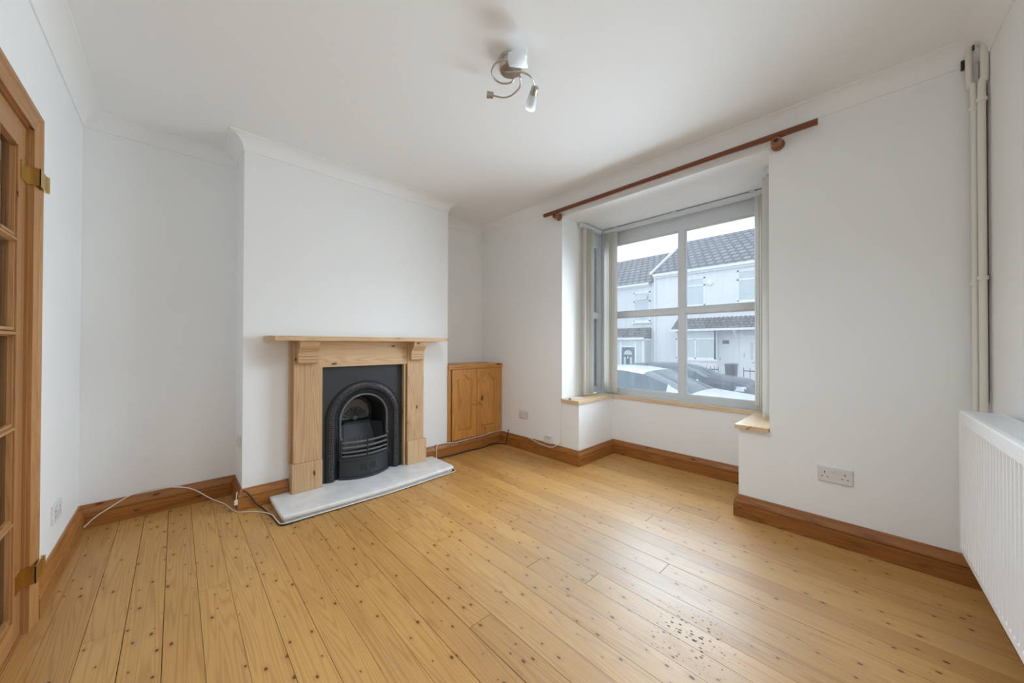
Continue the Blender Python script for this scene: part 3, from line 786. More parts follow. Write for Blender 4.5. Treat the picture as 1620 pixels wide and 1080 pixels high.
# ---- marble hearth
hx0, hx1, hy = -2.202, -0.905, -CB - 0.028
def hearth_outline(ins):
    x0, x1 = hx0 + ins, hx1 - ins
    fl_, fr_ = -0.792 + ins, -0.765 + ins
    pts = [(x0, hy), (x0, fl_ + 0.03), (x0 + 0.008, fl_ + 0.008), (x0 + 0.03, fl_)]
    for q in range(1, 12):
        t = q / 12
        pts.append((x0 + 0.03 + (x1 - x0 - 0.07) * t, fl_ + (fr_ - fl_) * t - 0.028 * math.sin(math.pi * t)))
    pts += [(x1 - 0.04, fr_), (x1 - 0.010, fr_ + 0.010), (x1, fr_ + 0.04), (x1, hy)]
    return pts
def slab(out_fn, z0, z1, r, ins0=0.0):
    mb = MB(); lay = []
    for q in range(5):
        a = q / 4 * math.pi / 2
        lay.append((ins0 + r * (1 - math.sin(a)), z0 + r * (1 - math.cos(a))))
    for q in range(5):
        a = q / 4 * math.pi / 2
        lay.append((ins0 + r * (1 - math.cos(a)), z1 - r + r * math.sin(a)))
    rings = [[(x, y, z) for x, y in out_fn(i)] for i, z in lay]
    n = len(rings[0]); v = [p for rg in rings for p in rg]; f = []
    for i in range(len(rings) - 1):
        for k in range(n):
            a, b = i * n + k, i * n + (k + 1) % n
            f.append((a, b, b + n, a + n))
    f += [tuple(range(n))[::-1], tuple(range((len(rings) - 1) * n, len(rings) * n))]
    return mb.add(v, f)
he = thing('hearth', (-1.55, -0.58, 0), 'white marble hearth slab with bowed front on the floorboards', 'hearth')
slab(hearth_outline, 0.021, HZ, 0.009).build('top_slab', M_MARB, he, smooth=True)
slab(hearth_outline, 0.0005, 0.0208, 0.003, 0.010).build('base_slab', M_MARB, he, smooth=True)

# ---- pine surround
su = thing('mantelpiece', (-1.55, -0.42, HZ), 'stripped pine fireplace surround with corbels and mantel shelf', 'mantelpiece')
YF = -0.455                                     # pilaster face
yw = -CB - 0.001
for x0, x1, px0, px1 in ((-2.072, -1.912, -2.083, -1.886), (-1.200, -1.040, -1.201, -1.018)):
    MB().box(px0, px1, -0.468, yw - 0.027, HZ + 0.0005, 0.257, bev=0.003).build('plinth', M_SURZ, su)
    MB().box(x0, x1, YF, yw - 0.048, 0.2575, 1.139, bev=0.002).build('pilaster', M_SURZ, su)
MB().box(-2.088, -1.90, -0.4085, yw, 0.2575, 1.139).build('back_board', M_SURZ, su)
MB().box(-1.215, -1.026, -0.4085, yw, 0.2575, 1.139).build('back_board', M_SURZ, su)
MB().box(-1.911, -1.885, -0.448, -0.409, HZ + 0.0005, 0.941).build('slip', M_SURZ, su)
MB().box(-1.230, -1.2165, -0.448, -0.409, HZ + 0.0005, 0.941).build('slip', M_SURZ, su)
MB().box(-1.911, -1.201, -0.448, -0.375, 0.942, 1.139, bev=0.002).build('frieze', M_SURX, su)
def corbel(x0, x1):
    prof = [(YF - 0.0005, 1.1395), (-0.552, 1.1395), (-0.552, 1.118), (-0.546, 1.100), (-0.532, 1.084), (-0.516, 1.070), (-0.506, 1.056), (-0.502, 1.040),
            (-0.502, 1.030), (-0.494, 1.028), (-0.494, 1.022), (-0.502, 1.020), (-0.502, 1.008), (-0.494, 1.006), (-0.494, 1.000), (-0.500, 0.998), (-0.498, 0.984), (-0.488, 0.975), (YF - 0.0005, 0.972)]
    return MB().prism(prof, x0, x1, 0)
corbel(-2.056, -1.932).build('corbel', M_SURX, su)
corbel(-1.186, -1.062).build('corbel', M_SURX, su)
sh = [(-2.238, yw), (-2.238, -0.535), (-2.228, -0.560), (-2.205, -0.575), (-0.875, -0.575), (-0.846, -0.560), (-0.838, -0.535), (-0.838, yw)]
MB().prism(sh, 1.1400, 1.1675, 2).prism([(x * 0.9985 - 0.0015 * 1.54, y + (0.004 if y < -0.4 else 0)) for x, y in sh], 1.1675, 1.1725, 2).build('shelf', M_SURX, su)

# ---- cast iron insert
AC, AZ = -1.548, 0.513                          # arch centre line and springing height
def arch(r, z0, n=20, x=AC):
    pts = [(x - r, z0)]
    for q in range(n + 1):
        a = math.pi - math.pi * q / n
        pts.append((x + r * math.cos(a), AZ + r * math.sin(a)))
    pts.append((x + r, z0)); return pts
ins = thing('fireplace_insert', (AC, -0.40, HZ), 'black cast iron arched fireplace insert with grate', 'fireplace')
yp = -0.405
zi = HZ + 0.0006
def ring_faces(outer, inner, yo, yi):
    v = [(x, yo, z) for x, z in outer] + [(x, yi, z) for x, z in inner]; n = len(outer)
    return v, [(i, i + 1, n + i + 1, n + i) for i in range(n - 1)]
# plate: rectangle with an arched hole
N = 20
ia = arch(0.272, zi, N)
def rect_pt(i, n):
    # matching points on the rectangle border
    x, z = ia[i]
    if i == 0: return (-1.884, zi)
    if i == n - 1: return (-1.2175, zi)
    a = math.pi - math.pi * (i - 1) / N
    dx, dz = math.cos(a), math.sin(a)
    x0, x1, zt = -1.884, -1.2175, 0.9405
    t = []
    if dx < -1e-6: t.append((x0 - AC) / dx)
    if dx > 1e-6: t.append((x1 - AC) / dx)
    if dz > 1e-6: t.append((zt - AZ) / dz)
    k = min(t); return (AC + dx * k, AZ + dz * k)
oa = [rect_pt(i, len(ia)) for i in range(len(ia))]
mb = MB(); v, f = ring_faces(oa, ia, yp, yp); mb.add(v, f)
corner = [(-1.884, 0.9405), (-1.2175, 0.9405)]
# fill the two upper corners
def nearest_pair(cx):
    best = None
    for i in range(len(oa) - 1):
        p, q = oa[i], oa[i + 1]
        on_side = abs(p[0] - cx) < 1e-6; on_top = abs(q[1] - 0.9405) < 1e-6
        if (on_side and on_top) or (abs(q[0] - cx) < 1e-6 and abs(p[1] - 0.9405) < 1e-6): best = (p, q)
    return best
for cx, cz in corner:
    pq = nearest_pair(cx)
    if pq: mb.add([(pq[0][0], yp, pq[0][1]), (cx, yp, cz), (pq[1][0], yp, pq[1][1])], [(0, 1, 2)])
mb.build('front_plate', M_IRONP, ins)
# raised moulding round the arch
def arch_loft(secs, name, mat, smooth=True, n=28):
    rings = []
    for r, y, z0 in secs: rings.append([(x, y, z) for x, z in arch(r, z0, n)])
    k = len(rings[0]); v = [p for rg in rings for p in rg]; f = []
    for i in range(len(rings) - 1):
        for q in range(k - 1): f.append((i * k + q, i * k + q + 1, (i + 1) * k + q + 1, (i + 1) * k + q))
    return MB().add(v, f).build(name, mat, ins, smooth=smooth, angle=50)
arch_loft([(0.304, yp, zi), (0.302, yp - 0.010, zi), (0.296, yp - 0.014, zi), (0.290, yp - 0.010, zi), (0.284, yp - 0.013, zi), (0.272, yp - 0.021, zi), (0.260, yp - 0.023, zi),
           (0.248, yp - 0.020, zi), (0.238, yp - 0.010, zi), (0.234, yp - 0.002, zi)], 'arch_moulding', M_IRON)
# leaf ornament along the moulding
orn = MB(); ro = random.Random(3)
path = [(AC - 0.262, zi + 0.012 + 0.0165 * i) for i in range(28)]
path = [p for p in path if p[1] < AZ]
na = 48
path += [(AC + 0.262 * math.cos(math.pi - math.pi * q / na), AZ + 0.262 * math.sin(math.pi - math.pi * q / na)) for q in range(na + 1)]
path += [(AC + 0.262, AZ - 0.0165 * (i + 1)) for i in range(27) if AZ - 0.0165 * (i + 1) > zi + 0.008]
for i, (x, z) in enumerate(path):
    a = math.atan2(z - AZ, x - AC) if z > AZ else (math.pi if x < AC else 0)
    rx, rz = math.cos(a), math.sin(a)
    for s in (-1, 0, 1):
        ox, oz = x + rx * 0.0125 * s, z + rz * 0.0125 * s
        h = 0.012 if s == 0 else 0.009
        w1, w2 = (0.008, 0.005) if (i + s) % 2 else (0.005, 0.008)
        tx, tz = -rz, rx
        yb_ = yp - (0.021 if s == 0 else 0.018)
        base = [(ox + rx * w1 + tx * w2 * 0.3, yb_, oz + rz * w1 + tz * w2 * 0.3), (ox + tx * w2, yb_, oz + tz * w2), (ox - rx * w1, yb_, oz - rz * w1), (ox - tx * w2, yb_, oz - tz * w2)]
        orn.add(base + [(ox + ro.uniform(-.002, .002), yb_ - h, oz + ro.uniform(-.002, .002))], [(0, 1, 4), (1, 2, 4), (2, 3, 4), (3, 0, 4)])
lf = orn.build('leaf_ornament', M_IRONW, ins); lf['kind'] = 'stuff'
arch_loft([(0.234, yp - 0.002, zi), (0.226, yp + 0.010, zi), (0.196, yp + 0.026, zi)], 'arch_funnel', M_IRON)
arch_loft([(0.198, yp + 0.026, zi), (0.197, yp + 0.014, zi), (0.191, yp + 0.010, zi), (0.184, yp + 0.014, zi), (0.182, yp + 0.030, zi)], 'opening_rim', M_IRONW)
arch_loft([(0.182, yp + 0.030, zi), (0.165, -0.20, zi), (0.150, -0.16, zi)], 'firebox', M_IRON)
mb = MB(); pts = arch(0.152, zi); mb.add([(x, -0.16, z) for x, z in pts], [tuple(range(len(pts)))]); mb.build('back_plate', M_IRON, ins)
# shell relief on the fireback
shl = MB()
for q in range(9):
    a = math.radians(15 + q * 18.75)
    d = Vector((math.cos(a), 0, math.sin(a)))
    c0 = Vector((AC - 0.005, -0.185, 0.475)); L0, L1 = 0.025, 0.098
    side = Vector((-d.z, 0, d.x))
    pts = []
    for t, wdt in ((0, 0.004), (0.5, 0.009), (0.85, 0.013), (1.0, 0.006)):
        p = c0 + d * (L0 + (L1 - L0) * t); pts.append((p, wdt))
    v = []
    for p, wdt in pts:
        v += [p - side * wdt, p + Vector((0, -0.013, 0)), p + side * wdt]
    f = []
    for i in range(3):
        f += [(3 * i, 3 * i + 1, 3 * i + 4, 3 * i + 3), (3 * i + 1, 3 * i + 2, 3 * i + 5, 3 * i + 4)]
    f += [(9, 10, 11)]
    shl.add(v, f)
shl.lathe([(0.022, 0), (0.020, 0.008), (0.010, 0.014), (0.0, 0.015)], (AC - 0.005, -0.183, 0.475), (0, -1, 0), 14)
shl.prism([(AC - 0.115, 0.47), (AC + 0.105, 0.47), (AC + 0.120, 0.51), (AC + 0.10, 0.58), (AC + 0.05, 0.625), (AC, 0.637), (AC - 0.05, 0.625), (AC - 0.10, 0.58), (AC - 0.13, 0.51)], -0.183, -0.17, 1)
shl.build('shell_relief', M_IRONW, ins, smooth=False)
# sloping fire back with slots
mb = MB().add([(AC - 0.135, -0.30, 0.235), (AC + 0.135, -0.30, 0.235), (AC + 0.105, -0.22, 0.445), (AC - 0.105, -0.22, 0.445)], [(0, 1, 2, 3)])
mb.add([(AC - 0.182, -0.37, 0.235), (AC - 0.135, -0.30, 0.235), (AC - 0.105, -0.22, 0.445), (AC - 0.17, -0.33, 0.445)], [(0, 1, 2, 3)])
mb.add([(AC + 0.135, -0.30, 0.235), (AC + 0.182, -0.37, 0.235), (AC + 0.17, -0.33, 0.445), (AC + 0.105, -0.22, 0.445)], [(0, 1, 2, 3)])
mb.box(AC - 0.112, AC + 0.112, -0.235, -0.17, 0.443, 0.452)
fbk = mb.build('fire_brick', M_IRONP, ins)
for q in range(5):
    x = AC - 0.072 + q * 0.036
    MB().add([(x - 0.006, -0.2985, 0.245), (x + 0.006, -0.2985, 0.245), (x + 0.006, -0.270, 0.325), (x - 0.006, -0.270, 0.325)], [(0, 1, 2, 3)]).build('slot', M_DARK, fbk)
# grate
def bow(x, depth, y0, half=0.195, x0=AC - 0.006):
    t = (x - x0) / half; return y0 - depth * max(0.0, 1 - t * t)
GX = [AC - 0.190 + 0.375 * q / 14 for q in range(15)]
gr = thing('fire_grate', (AC, -0.45, 0.22), 'black cast iron bowed fire grate bars above the ash pan cover', 'grate')
for z in (0.338, 0.298, 0.260, 0.228):
    mb = MB()
    for i in range(14):
        xa_, xb_ = GX[i], GX[i + 1]
        ya, yb = bow(xa_, 0.055, -0.405), bow(xb_, 0.055, -0.405)
        mb.add([(xa_, ya - 0.007, z - 0.006), (xa_, ya + 0.005, z - 0.006), (xa_, ya + 0.005, z + 0.006), (xa_, ya - 0.007, z + 0.006),
                (xb_, yb - 0.007, z - 0.006), (xb_, yb + 0.005, z - 0.006), (xb_, yb + 0.005, z + 0.006), (xb_, yb - 0.007, z + 0.006)],
               [(0, 1, 5, 4), (1, 2, 6, 5), (2, 3, 7, 6), (3, 0, 4, 7), (0, 3, 2, 1), (4, 5, 6, 7)])
    mb.build('bar', M_IRONW, gr)
for x in (GX[0], AC - 0.005, GX[-1]):
    y = bow(x, 0.055, -0.405)
    mb = MB().box(x - 0.006, x + 0.006, y - 0.010, y + 0.002, 0.215, 0.352)
    mb.build('upright', M_IRON, gr)
for x in (GX[0], GX[-1]):
    mb = MB().lathe([(0.004, 0), (0.011, 0.006), (0.011, 0.014), (0.004, 0.02), (0.007, 0.026), (0.0, 0.032)], (x, -0.409, 0.352), (0, 0, 1), 12)
    mb.build('finial', M_IRONW, gr, smooth=True)
MB().prism([(AC - 0.165, -0.40), (AC + 0.155, -0.40), (AC + 0.128, -0.31), (AC - 0.128, -0.31)], 0.222, 0.234, 2).build('fire_bed', M_IRON, gr)
# ash pan cover
ap = thing('ash_pan_cover', (AC, -0.45, HZ), 'black cast iron bowed ash pan cover standing on the hearth', 'fireplace cover')
def bowed_band(z0, z1, dep, y0, x0, x1, back=-0.385, n=16):
    pts = [(x0 + (x1 - x0) * q / n, bow(x0 + (x1 - x0) * q / n, dep, y0, (x1 - x0) / 2, (x0 + x1) / 2)) for q in range(n + 1)]
    poly = pts + [(x1, back), (x0, back)]
    return MB().prism(poly, z0, z1, 2)
ax0, ax1 = -1.756, -1.352
bowed_band(HZ + 0.02, 0.200, 0.082, -0.412, ax0 + 0.006, ax1 - 0.006).build('front', M_IRONP, ap, smooth=True)
bowed_band(0.200, 0.218, 0.088, -0.418, ax0 - 0.002, ax1 + 0.002).build('top_lip', M_IRONP, ap, smooth=True)
bowed_band(HZ + 0.0006, HZ + 0.02, 0.086, -0.418, ax0, ax1).build('base_lip', M_IRONP, ap, smooth=True)
for q in range(-3, 4):
    if q == 0: continue
    x = (ax0 + ax1) / 2 + q * 0.018
    y = bow(x, 0.082, -0.412, 0.196, (ax0 + ax1) / 2)
    MB().box(x - 0.006, x + 0.006, y - 0.0012, y + 0.004, 0.112, 0.162).build('vent', M_DARK, ap)

# ================================================================== ALCOVE CUPBOARD
cu = thing('alcove_cupboard', (-0.37, -CB, SK_H), 'orange pine cupboard with two arched panel doors built into the alcove', 'cupboard')
yc = -CB - 0.001
cx0, cx1 = -0.7195, -0.002
MB().box(cx0, cx1, yc - 0.026, -0.001, 0.884, 0.904, bev=0.003).build('top', M_CABX, cu)
MB().box(cx0, cx1, yc - 0.022, yc + 0.02, 0.862, 0.8835).build('top_moulding', M_CABX, cu)
MB().box(cx0, -0.690, yc - 0.012, yc + 0.02, SK_H + 0.002, 0.8615).build('side_stile', M_CABZ, cu)
MB().box(-0.050, cx1, yc - 0.012, yc + 0.02, SK_H + 0.002, 0.8615).build('side_stile', M_CABZ, cu)
MB().box(cx0, cx1, yc + 0.03, -0.001, SK_H - 0.03, 0.8835).build('carcass', M_CABZ, cu)
def cath(x0, x1, z0, z1, ins, n=14):
    """cathedral-arched outline"""
    xa_, xb_ = x0 + ins, x1 - ins; zb = z0 + ins; zt = z1 - ins
    pts = [(xa_, zb)]
    for q in range(n + 1):
        t = q / n
        s = (t - 0.5) * 2
        e = 0.0 if abs(s) > 0.72 else 0.5 * (1 + math.cos(math.pi * s / 0.72))
        pts.append((xa_ + (xb_ - xa_) * t, zt - 0.05 + 0.05 * e))
    pts.append((xb_, zb)); return pts
def cupboard_door(x0, x1, knob_x):
    z0, z1 = SK_H + 0.006, 0.858
    d = MB()
    y0, y1 = yc - 0.022, yc + 0.0
    px0, px1, pz0, pz1 = x0 + 0.055, x1 - 0.055, z0 + 0.075, z1 - 0.055
    inner = cath(px0, px1, pz0, pz1, 0.0)
    n = len(inner)
    outer = [(x0, z0)] + [(x0 + (x1 - x0) * q / 14, z1) for q in range(15)] + [(x1, z0)]
    # frame face with arched opening
    v = [(x, y0, z) for x, z in outer] + [(x, y0, z) for x, z in inner]
    f = [(i, i + 1, n + i + 1, n + i) for i in range(n - 1)] + [(n - 1, 0, n, 2 * n - 1)]
    d.add(v, f)
    v = [(x, y0, z) for x, z in outer] + [(x, y1, z) for x, z in outer]
    d.add(v, [(i, (i + 1) % n, n + (i + 1) % n, n + i) for i in range(n)])
    door = d.build('door', M_CABZ, cu)
    pn = MB()
    lays = [(0.0, y0), (0.004, y0 + 0.009), (0.010, y0 + 0.010), (0.028, y0 + 0.001), (0.030, y0 + 0.001)]
    rings = [[(x, y, z) for x, z in cath(px0, px1, pz0, pz1, i)] for i, y in lays]
    v = [p for rg in rings for p in rg]; f = []
    for i in range(len(rings) - 1):
        for k in range(n):
            a, b = i * n + k, i * n + (k + 1) % n
            f.append((a, b, b + n, a + n))
    f.append(tuple(range((len(rings) - 1) * n, len(rings) * n)))
    pn.add(v, f).build('panel', M_CABZ, door)
    MB().lathe([(0.013, 0), (0.013, 0.003), (0.006, 0.006), (0.006, 0.014), (0.014, 0.020), (0.016, 0.027), (0.011, 0.034), (0.0, 0.036)], (knob_x, y0, 0.497), (0, -1, 0), 16).build('knob', M_BRASS, door, smooth=True, label='small brass knob')
    return door
cupboard_door(-0.678, -0.372, -0.408)
cupboard_door(-0.366, -0.056, -0.326)

# ================================================================== CEILING LIGHT
LC = (-1.497, -2.083)
cl = thing('ceiling_light', (LC[0], LC[1], H), 'brushed nickel three arm ceiling light with two frosted glass shades and one bare', 'light')
MB().lathe([(0.060, 0.0), (0.060, 0.004), (0.056, 0.008), (0.056, 0.046), (0.052, 0.052), (0.0, 0.054)], (LC[0], LC[1], H - 0.0005), (0, 0, -1), 32).build('ceiling_rose', M_NICK, cl, smooth=True)
zl = H - 0.075
def arm(pts, zs):
    P = smooth_path([(x, y, z) for (x, y), z in zip(pts, zs)], 6)
    a = MB().tube(P, 0.0042, 10).build('arm', M_NICK, cl, smooth=True)
    return a
armA = arm([(-1.501, -2.105), (-1.464, -2.112), (-1.433, -2.090), (-1.407, -2.052), (-1.399, -1.985), (-1.420, -1.943), (-1.468, -1.918)], [H - 0.05] + [zl] * 6)
armB = arm([(-1.515, -2.060), (-1.515, -2.100), (-1.483, -2.132), (-1.436, -2.147), (-1.391, -2.138), (-1.350, -2.112)], [H - 0.05] + [zl] * 5)
armC = arm([(-1.475, -2.088), (-1.464, -2.060), (-1.488, -2.018), (-1.531, -2.010), (-1.576, -2.033), (-1.598, -2.075), (-1.596, -2.114), (-1.580, -2.138)], [H - 0.05] + [zl] * 7)
def holder(armo, p, d, r=0.014, ln=0.026):
    return MB().lathe([(0.006, 0), (r, 0.003), (r, ln - 0.006), (r + 0.002, ln - 0.005), (r + 0.002, ln), (r * 0.8, ln), (r * 0.75, ln - 0.008), (0, ln - 0.008)], p, d, 20).build('lamp_holder', M_NICK, armo, smooth=True)
def shade(p, d, r0=0.023, r1=0.036, ln=0.085):
    prof = [(r0 * 0.6, 0.0), (r0, 0.004), (r0 + (r1 - r0) * 0.55, ln * 0.4), (r1, ln * 0.85), (r1 - 0.001, ln), (r1 - 0.004, ln), (r1 - 0.005, ln * 0.85), (r0 - 0.003, 0.01), (0, 0.009)]
    return MB().lathe(prof, p, d, 24).build('shade', M_FROST, cl, smooth=True, label='white frosted glass shade')
dA = Vector((-0.039, 0.025, 0.002)).normalized()
hA = holder(armA, (-1.466, -1.920, zl), dA, 0.0155, 0.036)
MB().tube([Vector((-1.500, -1.899, zl)) + Vector((0.008, -0.004, -0.004)), Vector((-1.492, -1.905, zl - 0.022))], 0.003, 8).build('screw', M_NICK, hA)
dB = Vector((0.055, 0.085, -0.035)).normalized()
pB = Vector((-1.350, -2.112, zl))
holder(armB, pB - dB * 0.004, dB, 0.019, 0.034)
shade(pB + dB * 0.026, dB, 0.022, 0.029, 0.085)
dC = Vector((0.048, -0.068, -0.006)).normalized()
pC = Vector((-1.584, -2.134, zl))
holder(armC, pC, dC, 0.014, 0.022)
shade(pC + dC * 0.018, dC, 0.027, 0.038, 0.088)

# ================================================================== RADIATOR AND PIPES
ang = math.atan(YR_SLOPE)
def rp(s, d, z):
    """s along the wall from the window corner, d out from the wall"""
    ux, uy = -math.cos(ang), -math.sin(ang)
    nx, ny = -math.sin(ang), math.cos(ang)
    return (0 + ux * s + nx * d, YR0 + uy * s + ny * d, z)
RS0, RS1, RZ0, RZ1, RD0, RD1 = 0.325, 1.625, 0.270, 0.850, 0.022, 0.132
ra = thing('radiator', rp((RS0 + RS1) / 2, RD0, RZ0), 'long white panel radiator with vertical flutes on the wall', 'radiator')
def rbox(mb, s0, s1, d0, d1, z0, z1):
    return mb.add([rp(s, d, z) for z in (z0, z1) for d in (d0, d1) for s in (s0, s1)],
                  [(0, 2, 3, 1), (4, 5, 7, 6), (0, 1, 5, 4), (2, 6, 7, 3), (0, 4, 6, 2), (1, 3, 7, 5)])
pitch = 0.0333
nfl = int((RS1 - RS0 - 0.05) / pitch)
m0 = RS0 + (RS1 - RS0 - nfl * pitch) / 2
cols = [(RS0 + 0.0015, 0.0), (m0 - 0.004, 0.0)]
for i in range(nfl):
    b = m0 + i * pitch
    cols += [(b + 0.004, 0.0), (b + 0.009, 1.0), (b + pitch - 0.009, 1.0), (b + pitch - 0.004, 0.0)]
cols += [(RS1 - nfl * 0 - 0.0015, 0.0)]
cols = sorted(set(cols))
rows = [(RZ0, 0.006, 0), (RZ0 + 0.006, 0.0, 0), (RZ0 + 0.028, 0.0, 0), (RZ0 + 0.042, 0.0, 1), (RZ1 - 0.062, 0.0, 1), (RZ1 - 0.048, 0.0, 0), (RZ1 - 0.006, 0.0, 0), (RZ1, 0.006, 0)]
mb = MB(); v = []
for z, rec, on in rows:
    for s, fl_ in cols: v.append(rp(s, RD1 - rec - 0.0085 * fl_ * on, z))
nc = len(cols)
mb.add(v, [(i * nc + k, i * nc + k + 1, (i + 1) * nc + k + 1, (i + 1) * nc + k) for i in range(len(rows) - 1) for k in range(nc - 1)])
mb.build('front_panel', M_ENAM, ra, smooth=True, angle=30)
mb = MB(); rbox(mb, RS0 + 0.01, RS1 - 0.01, RD0, RD0 + 0.012, RZ0 + 0.005, RZ1 - 0.01); mb.build('back_panel', M_ENAM, ra)
mb = MB(); rbox(mb, RS0, RS0 + 0.0015, RD0, RD1 - 0.003, RZ0 + 0.02, RZ1 - 0.001); rbox(mb, RS0, RS0 + 0.0015, RD1 - 0.02, RD1 - 0.001, RZ0 + 0.004, RZ1 - 0.002); mb.build('side_panel', M_ENAM, ra)
mb = MB(); rbox(mb, RS1 - 0.0015, RS1, RD0, RD1 - 0.003, RZ0 + 0.02, RZ1 - 0.001); mb.build('side_panel', M_ENAM, ra)
mb = MB()
rbox(mb, RS0, RS1, RD1 - 0.018, RD1 - 0.004, RZ1 - 0.004, RZ1); rbox(mb, RS0, RS1, RD0, RD0 + 0.012, RZ1 - 0.004, RZ1)
ns = int((RS1 - RS0) / 0.0125)
for i in range(ns):
    s = RS0 + (i + 0.5) * (RS1 - RS0) / ns
    rbox(mb, s - 0.0042, s + 0.0042, RD0 + 0.012, RD1 - 0.018, RZ1 - 0.003, RZ1 - 0.0004)
mb.build('top_grille', M_ENAM, ra)
mb = MB(); rbox(mb, RS0 + 0.01, RS1 - 0.01, RD0 + 0.014, RD1 - 0.02, RZ0 + 0.03, RZ1 - 0.022); mb.build('convector', M_GRIL, ra)
mb = MB().lathe([(0.010, 0), (0.010, 0.01), (0.006, 0.012), (0.0, 0.013)], rp(RS0, RD1 - 0.02, RZ1 - 0.028), rp(-1, 0, 0)[0:2] + (0,), 12)
mb = MB(); mb.tube([rp(RS0 - 0.004, RD1 - 0.016, RZ1 - 0.012), rp(RS0 + 0.004, RD1 - 0.016, RZ1 - 0.012)], 0.005, 10).build('bleed_plug', M_PLAST, ra)
for s in (RS0 + 0.2, RS1 - 0.2):
    mb = MB(); rbox(mb, s - 0.015, s + 0.015, 0.0, RD0, RZ0 + 0.1, RZ1 - 0.08); mb.build('wall_bracket', M_ENAM, ra)
mb = MB(); mb.tube([rp(RS1 + 0.02, 0.06, 0.0), rp(RS1 + 0.02, 0.06, RZ0 + 0.03)], 0.008, 10); mb.tube([rp(RS1 + 0.02, 0.06, RZ0 + 0.03), rp(RS1 - 0.003, 0.06, RZ0 + 0.03)], 0.012, 10)
mb.build('valve', M_PLAST, ra, smooth=True)

pl = 'painted vertical heating pipe in the corner above the radiator'
for nm, x, y, r, lab in (('heating_pipe', -0.045, -3.645, 0.011, 'thin cream painted heating pipe in the corner on the socket wall side'),
                         ('heating_pipe', -0.062, -3.664, 0.0125, 'thicker cream painted heating pipe in the corner on the radiator side')):
    pp = thing(nm, (x, y, 0.145), lab, 'pipe', 'corner heating pipes')
    top = [(x, y, 0.145), (x, y, 0.9), (x + 0.001, y, 1.5), (x, y, 2.25), (x + (0.004 if r > 0.012 else 0.012), y + (-0.008 if r > 0.012 else 0.010), 2.32), (x + (0.006 if r > 0.012 else 0.018), y + (-0.010 if r > 0.012 else 0.012), H - 0.004)]
    MB().tube(smooth_path(top, 5), r, 12).build('tube', M_PIPE, pp, smooth=True)
    for z in ((2.205, 1.400, 0.55) if r < 0.012 else (2.228, 1.423, 0.573)):
        mb = MB().tube([(x, y, z - 0.008), (x, y, z + 0.008)], r + 0.004, 12); mb.box(x, -0.0005, y - 0.004, y + 0.004, z - 0.006, z + 0.006)
        mb.build('clip', M_PIPE, pp, smooth=True)
MB().box(-0.020, -0.0062, -3.622, -3.612, H - 0.105, H - 0.062).box(-0.062, -0.050, -3.646, -3.640, H - 0.050, H - 0.030).build('trim_10', M_DARK)
tag(bpy.data.objects['trim_10'], 'dark gap around the heating pipe where it meets the cornice', 'gap', kind='structure')
MB().box(-0.020, -0.0005, -3.684, -3.664, 0.86, 2.43).build('trim_11', M_PLASTER)
tag(bpy.data.objects['trim_11'], 'rough unplastered strip down the corner behind the heating pipes', 'plaster', kind='structure')

# ================================================================== SOCKETS
def socket(o, u, n, w, h, label, switches=2, pins=2, grp=None):
    """o centre on the wall (x,y,z), u along the wall, n into the room"""
    o, u, n = Vector(o), Vector(u), Vector(n); up = Vector((0, 0, 1))
    sk = thing('wall_socket', tuple(o), label, 'socket', grp)
    def slab_(mb, a0, a1, b0, b1, d0, d1, ch=0.0):
        c = [(a0, b0), (a1, b0), (a1, b1), (a0, b1)]
        ci = [(a0 + ch, b0 + ch), (a1 - ch, b0 + ch), (a1 - ch, b1 - ch), (a0 + ch, b1 - ch)]
        v = [o + u * a + up * b + n * d0 for a, b in c] + [o + u * a + up * b + n * (d1 - ch) for a, b in c] + [o + u * a + up * b + n * d1 for a, b in ci]
        f = [(3, 2, 1, 0), (8, 9, 10, 11)]
        for i in range(4):
            j = (i + 1) % 4; f += [(i, j, 4 + j, 4 + i), (4 + i, 4 + j, 8 + j, 8 + i)]
        mb.add(v, f); return mb
    slab_(MB(), -w / 2, w / 2, -h / 2, h / 2, 0.0004, 0.010, 0.003).build('plate', M_PLAST, sk)
    if switches == 2:
        for c in (-0.010, 0.010): slab_(MB(), c - 0.0068, c + 0.0068, h * 0.13, h * 0.13 + 0.020, 0.0102, 0.0135, 0.001).build('switch', M_PLAST, sk)
    elif switches == 1:
        slab_(MB(), -0.008, 0.008, h * 0.14, h * 0.14 + 0.02, 0.0102, 0.0135, 0.001).build('switch', M_PLAST, sk)
    cs = {2: (-0.042, 0.042), 1: (0.0,), 0: ()}[pins]
    for c in cs:
        mb = MB()
        slab_(mb, c - 0.002, c + 0.002, 0.006, 0.015, 0.0098, 0.0104); slab_(mb, c - 0.0145, c - 0.0080, -0.016, -0.012, 0.0098, 0.0104); slab_(mb, c + 0.0080, c + 0.0145, -0.016, -0.012, 0.0098, 0.0104)
        mb.build('pin_holes', M_DARK, sk)
    return sk
socket((0, -3.166, 0.387), (0, -1, 0), (-1, 0, 0), 0.146, 0.086, 'white double switched socket on the wall beside the radiator')
socket((0, -0.730, 0.372), (0, -1, 0), (-1, 0, 0), 0.150, 0.086, 'white double socket on the wall between cupboard and bay')
socket((-W, -0.580, 0.308), (0, 1, 0), (1, 0, 0), 0.150, 0.086, 'white double socket on the wall beside the glazed door')
socket((-XA, -0.235, 0.437), (0, -1, 0), (-1, 0, 0), 0.146, 0.086, 'white double socket on the narrow return of the chimney breast')
mbx = thing('telephone_box', (0, -1.075, 0.17), 'small white square cable box on the wall above the skirting', 'socket')
MB().box(-0.026, -0.0005, -1.122, -1.032, 0.140, 0.218, bev=0.004).build('case', M_PLAST, mbx)
MB().box(-0.028, -0.0262, -1.118, -1.036, 0.196, 0.199).build('seam', M_GRIL, mbx)

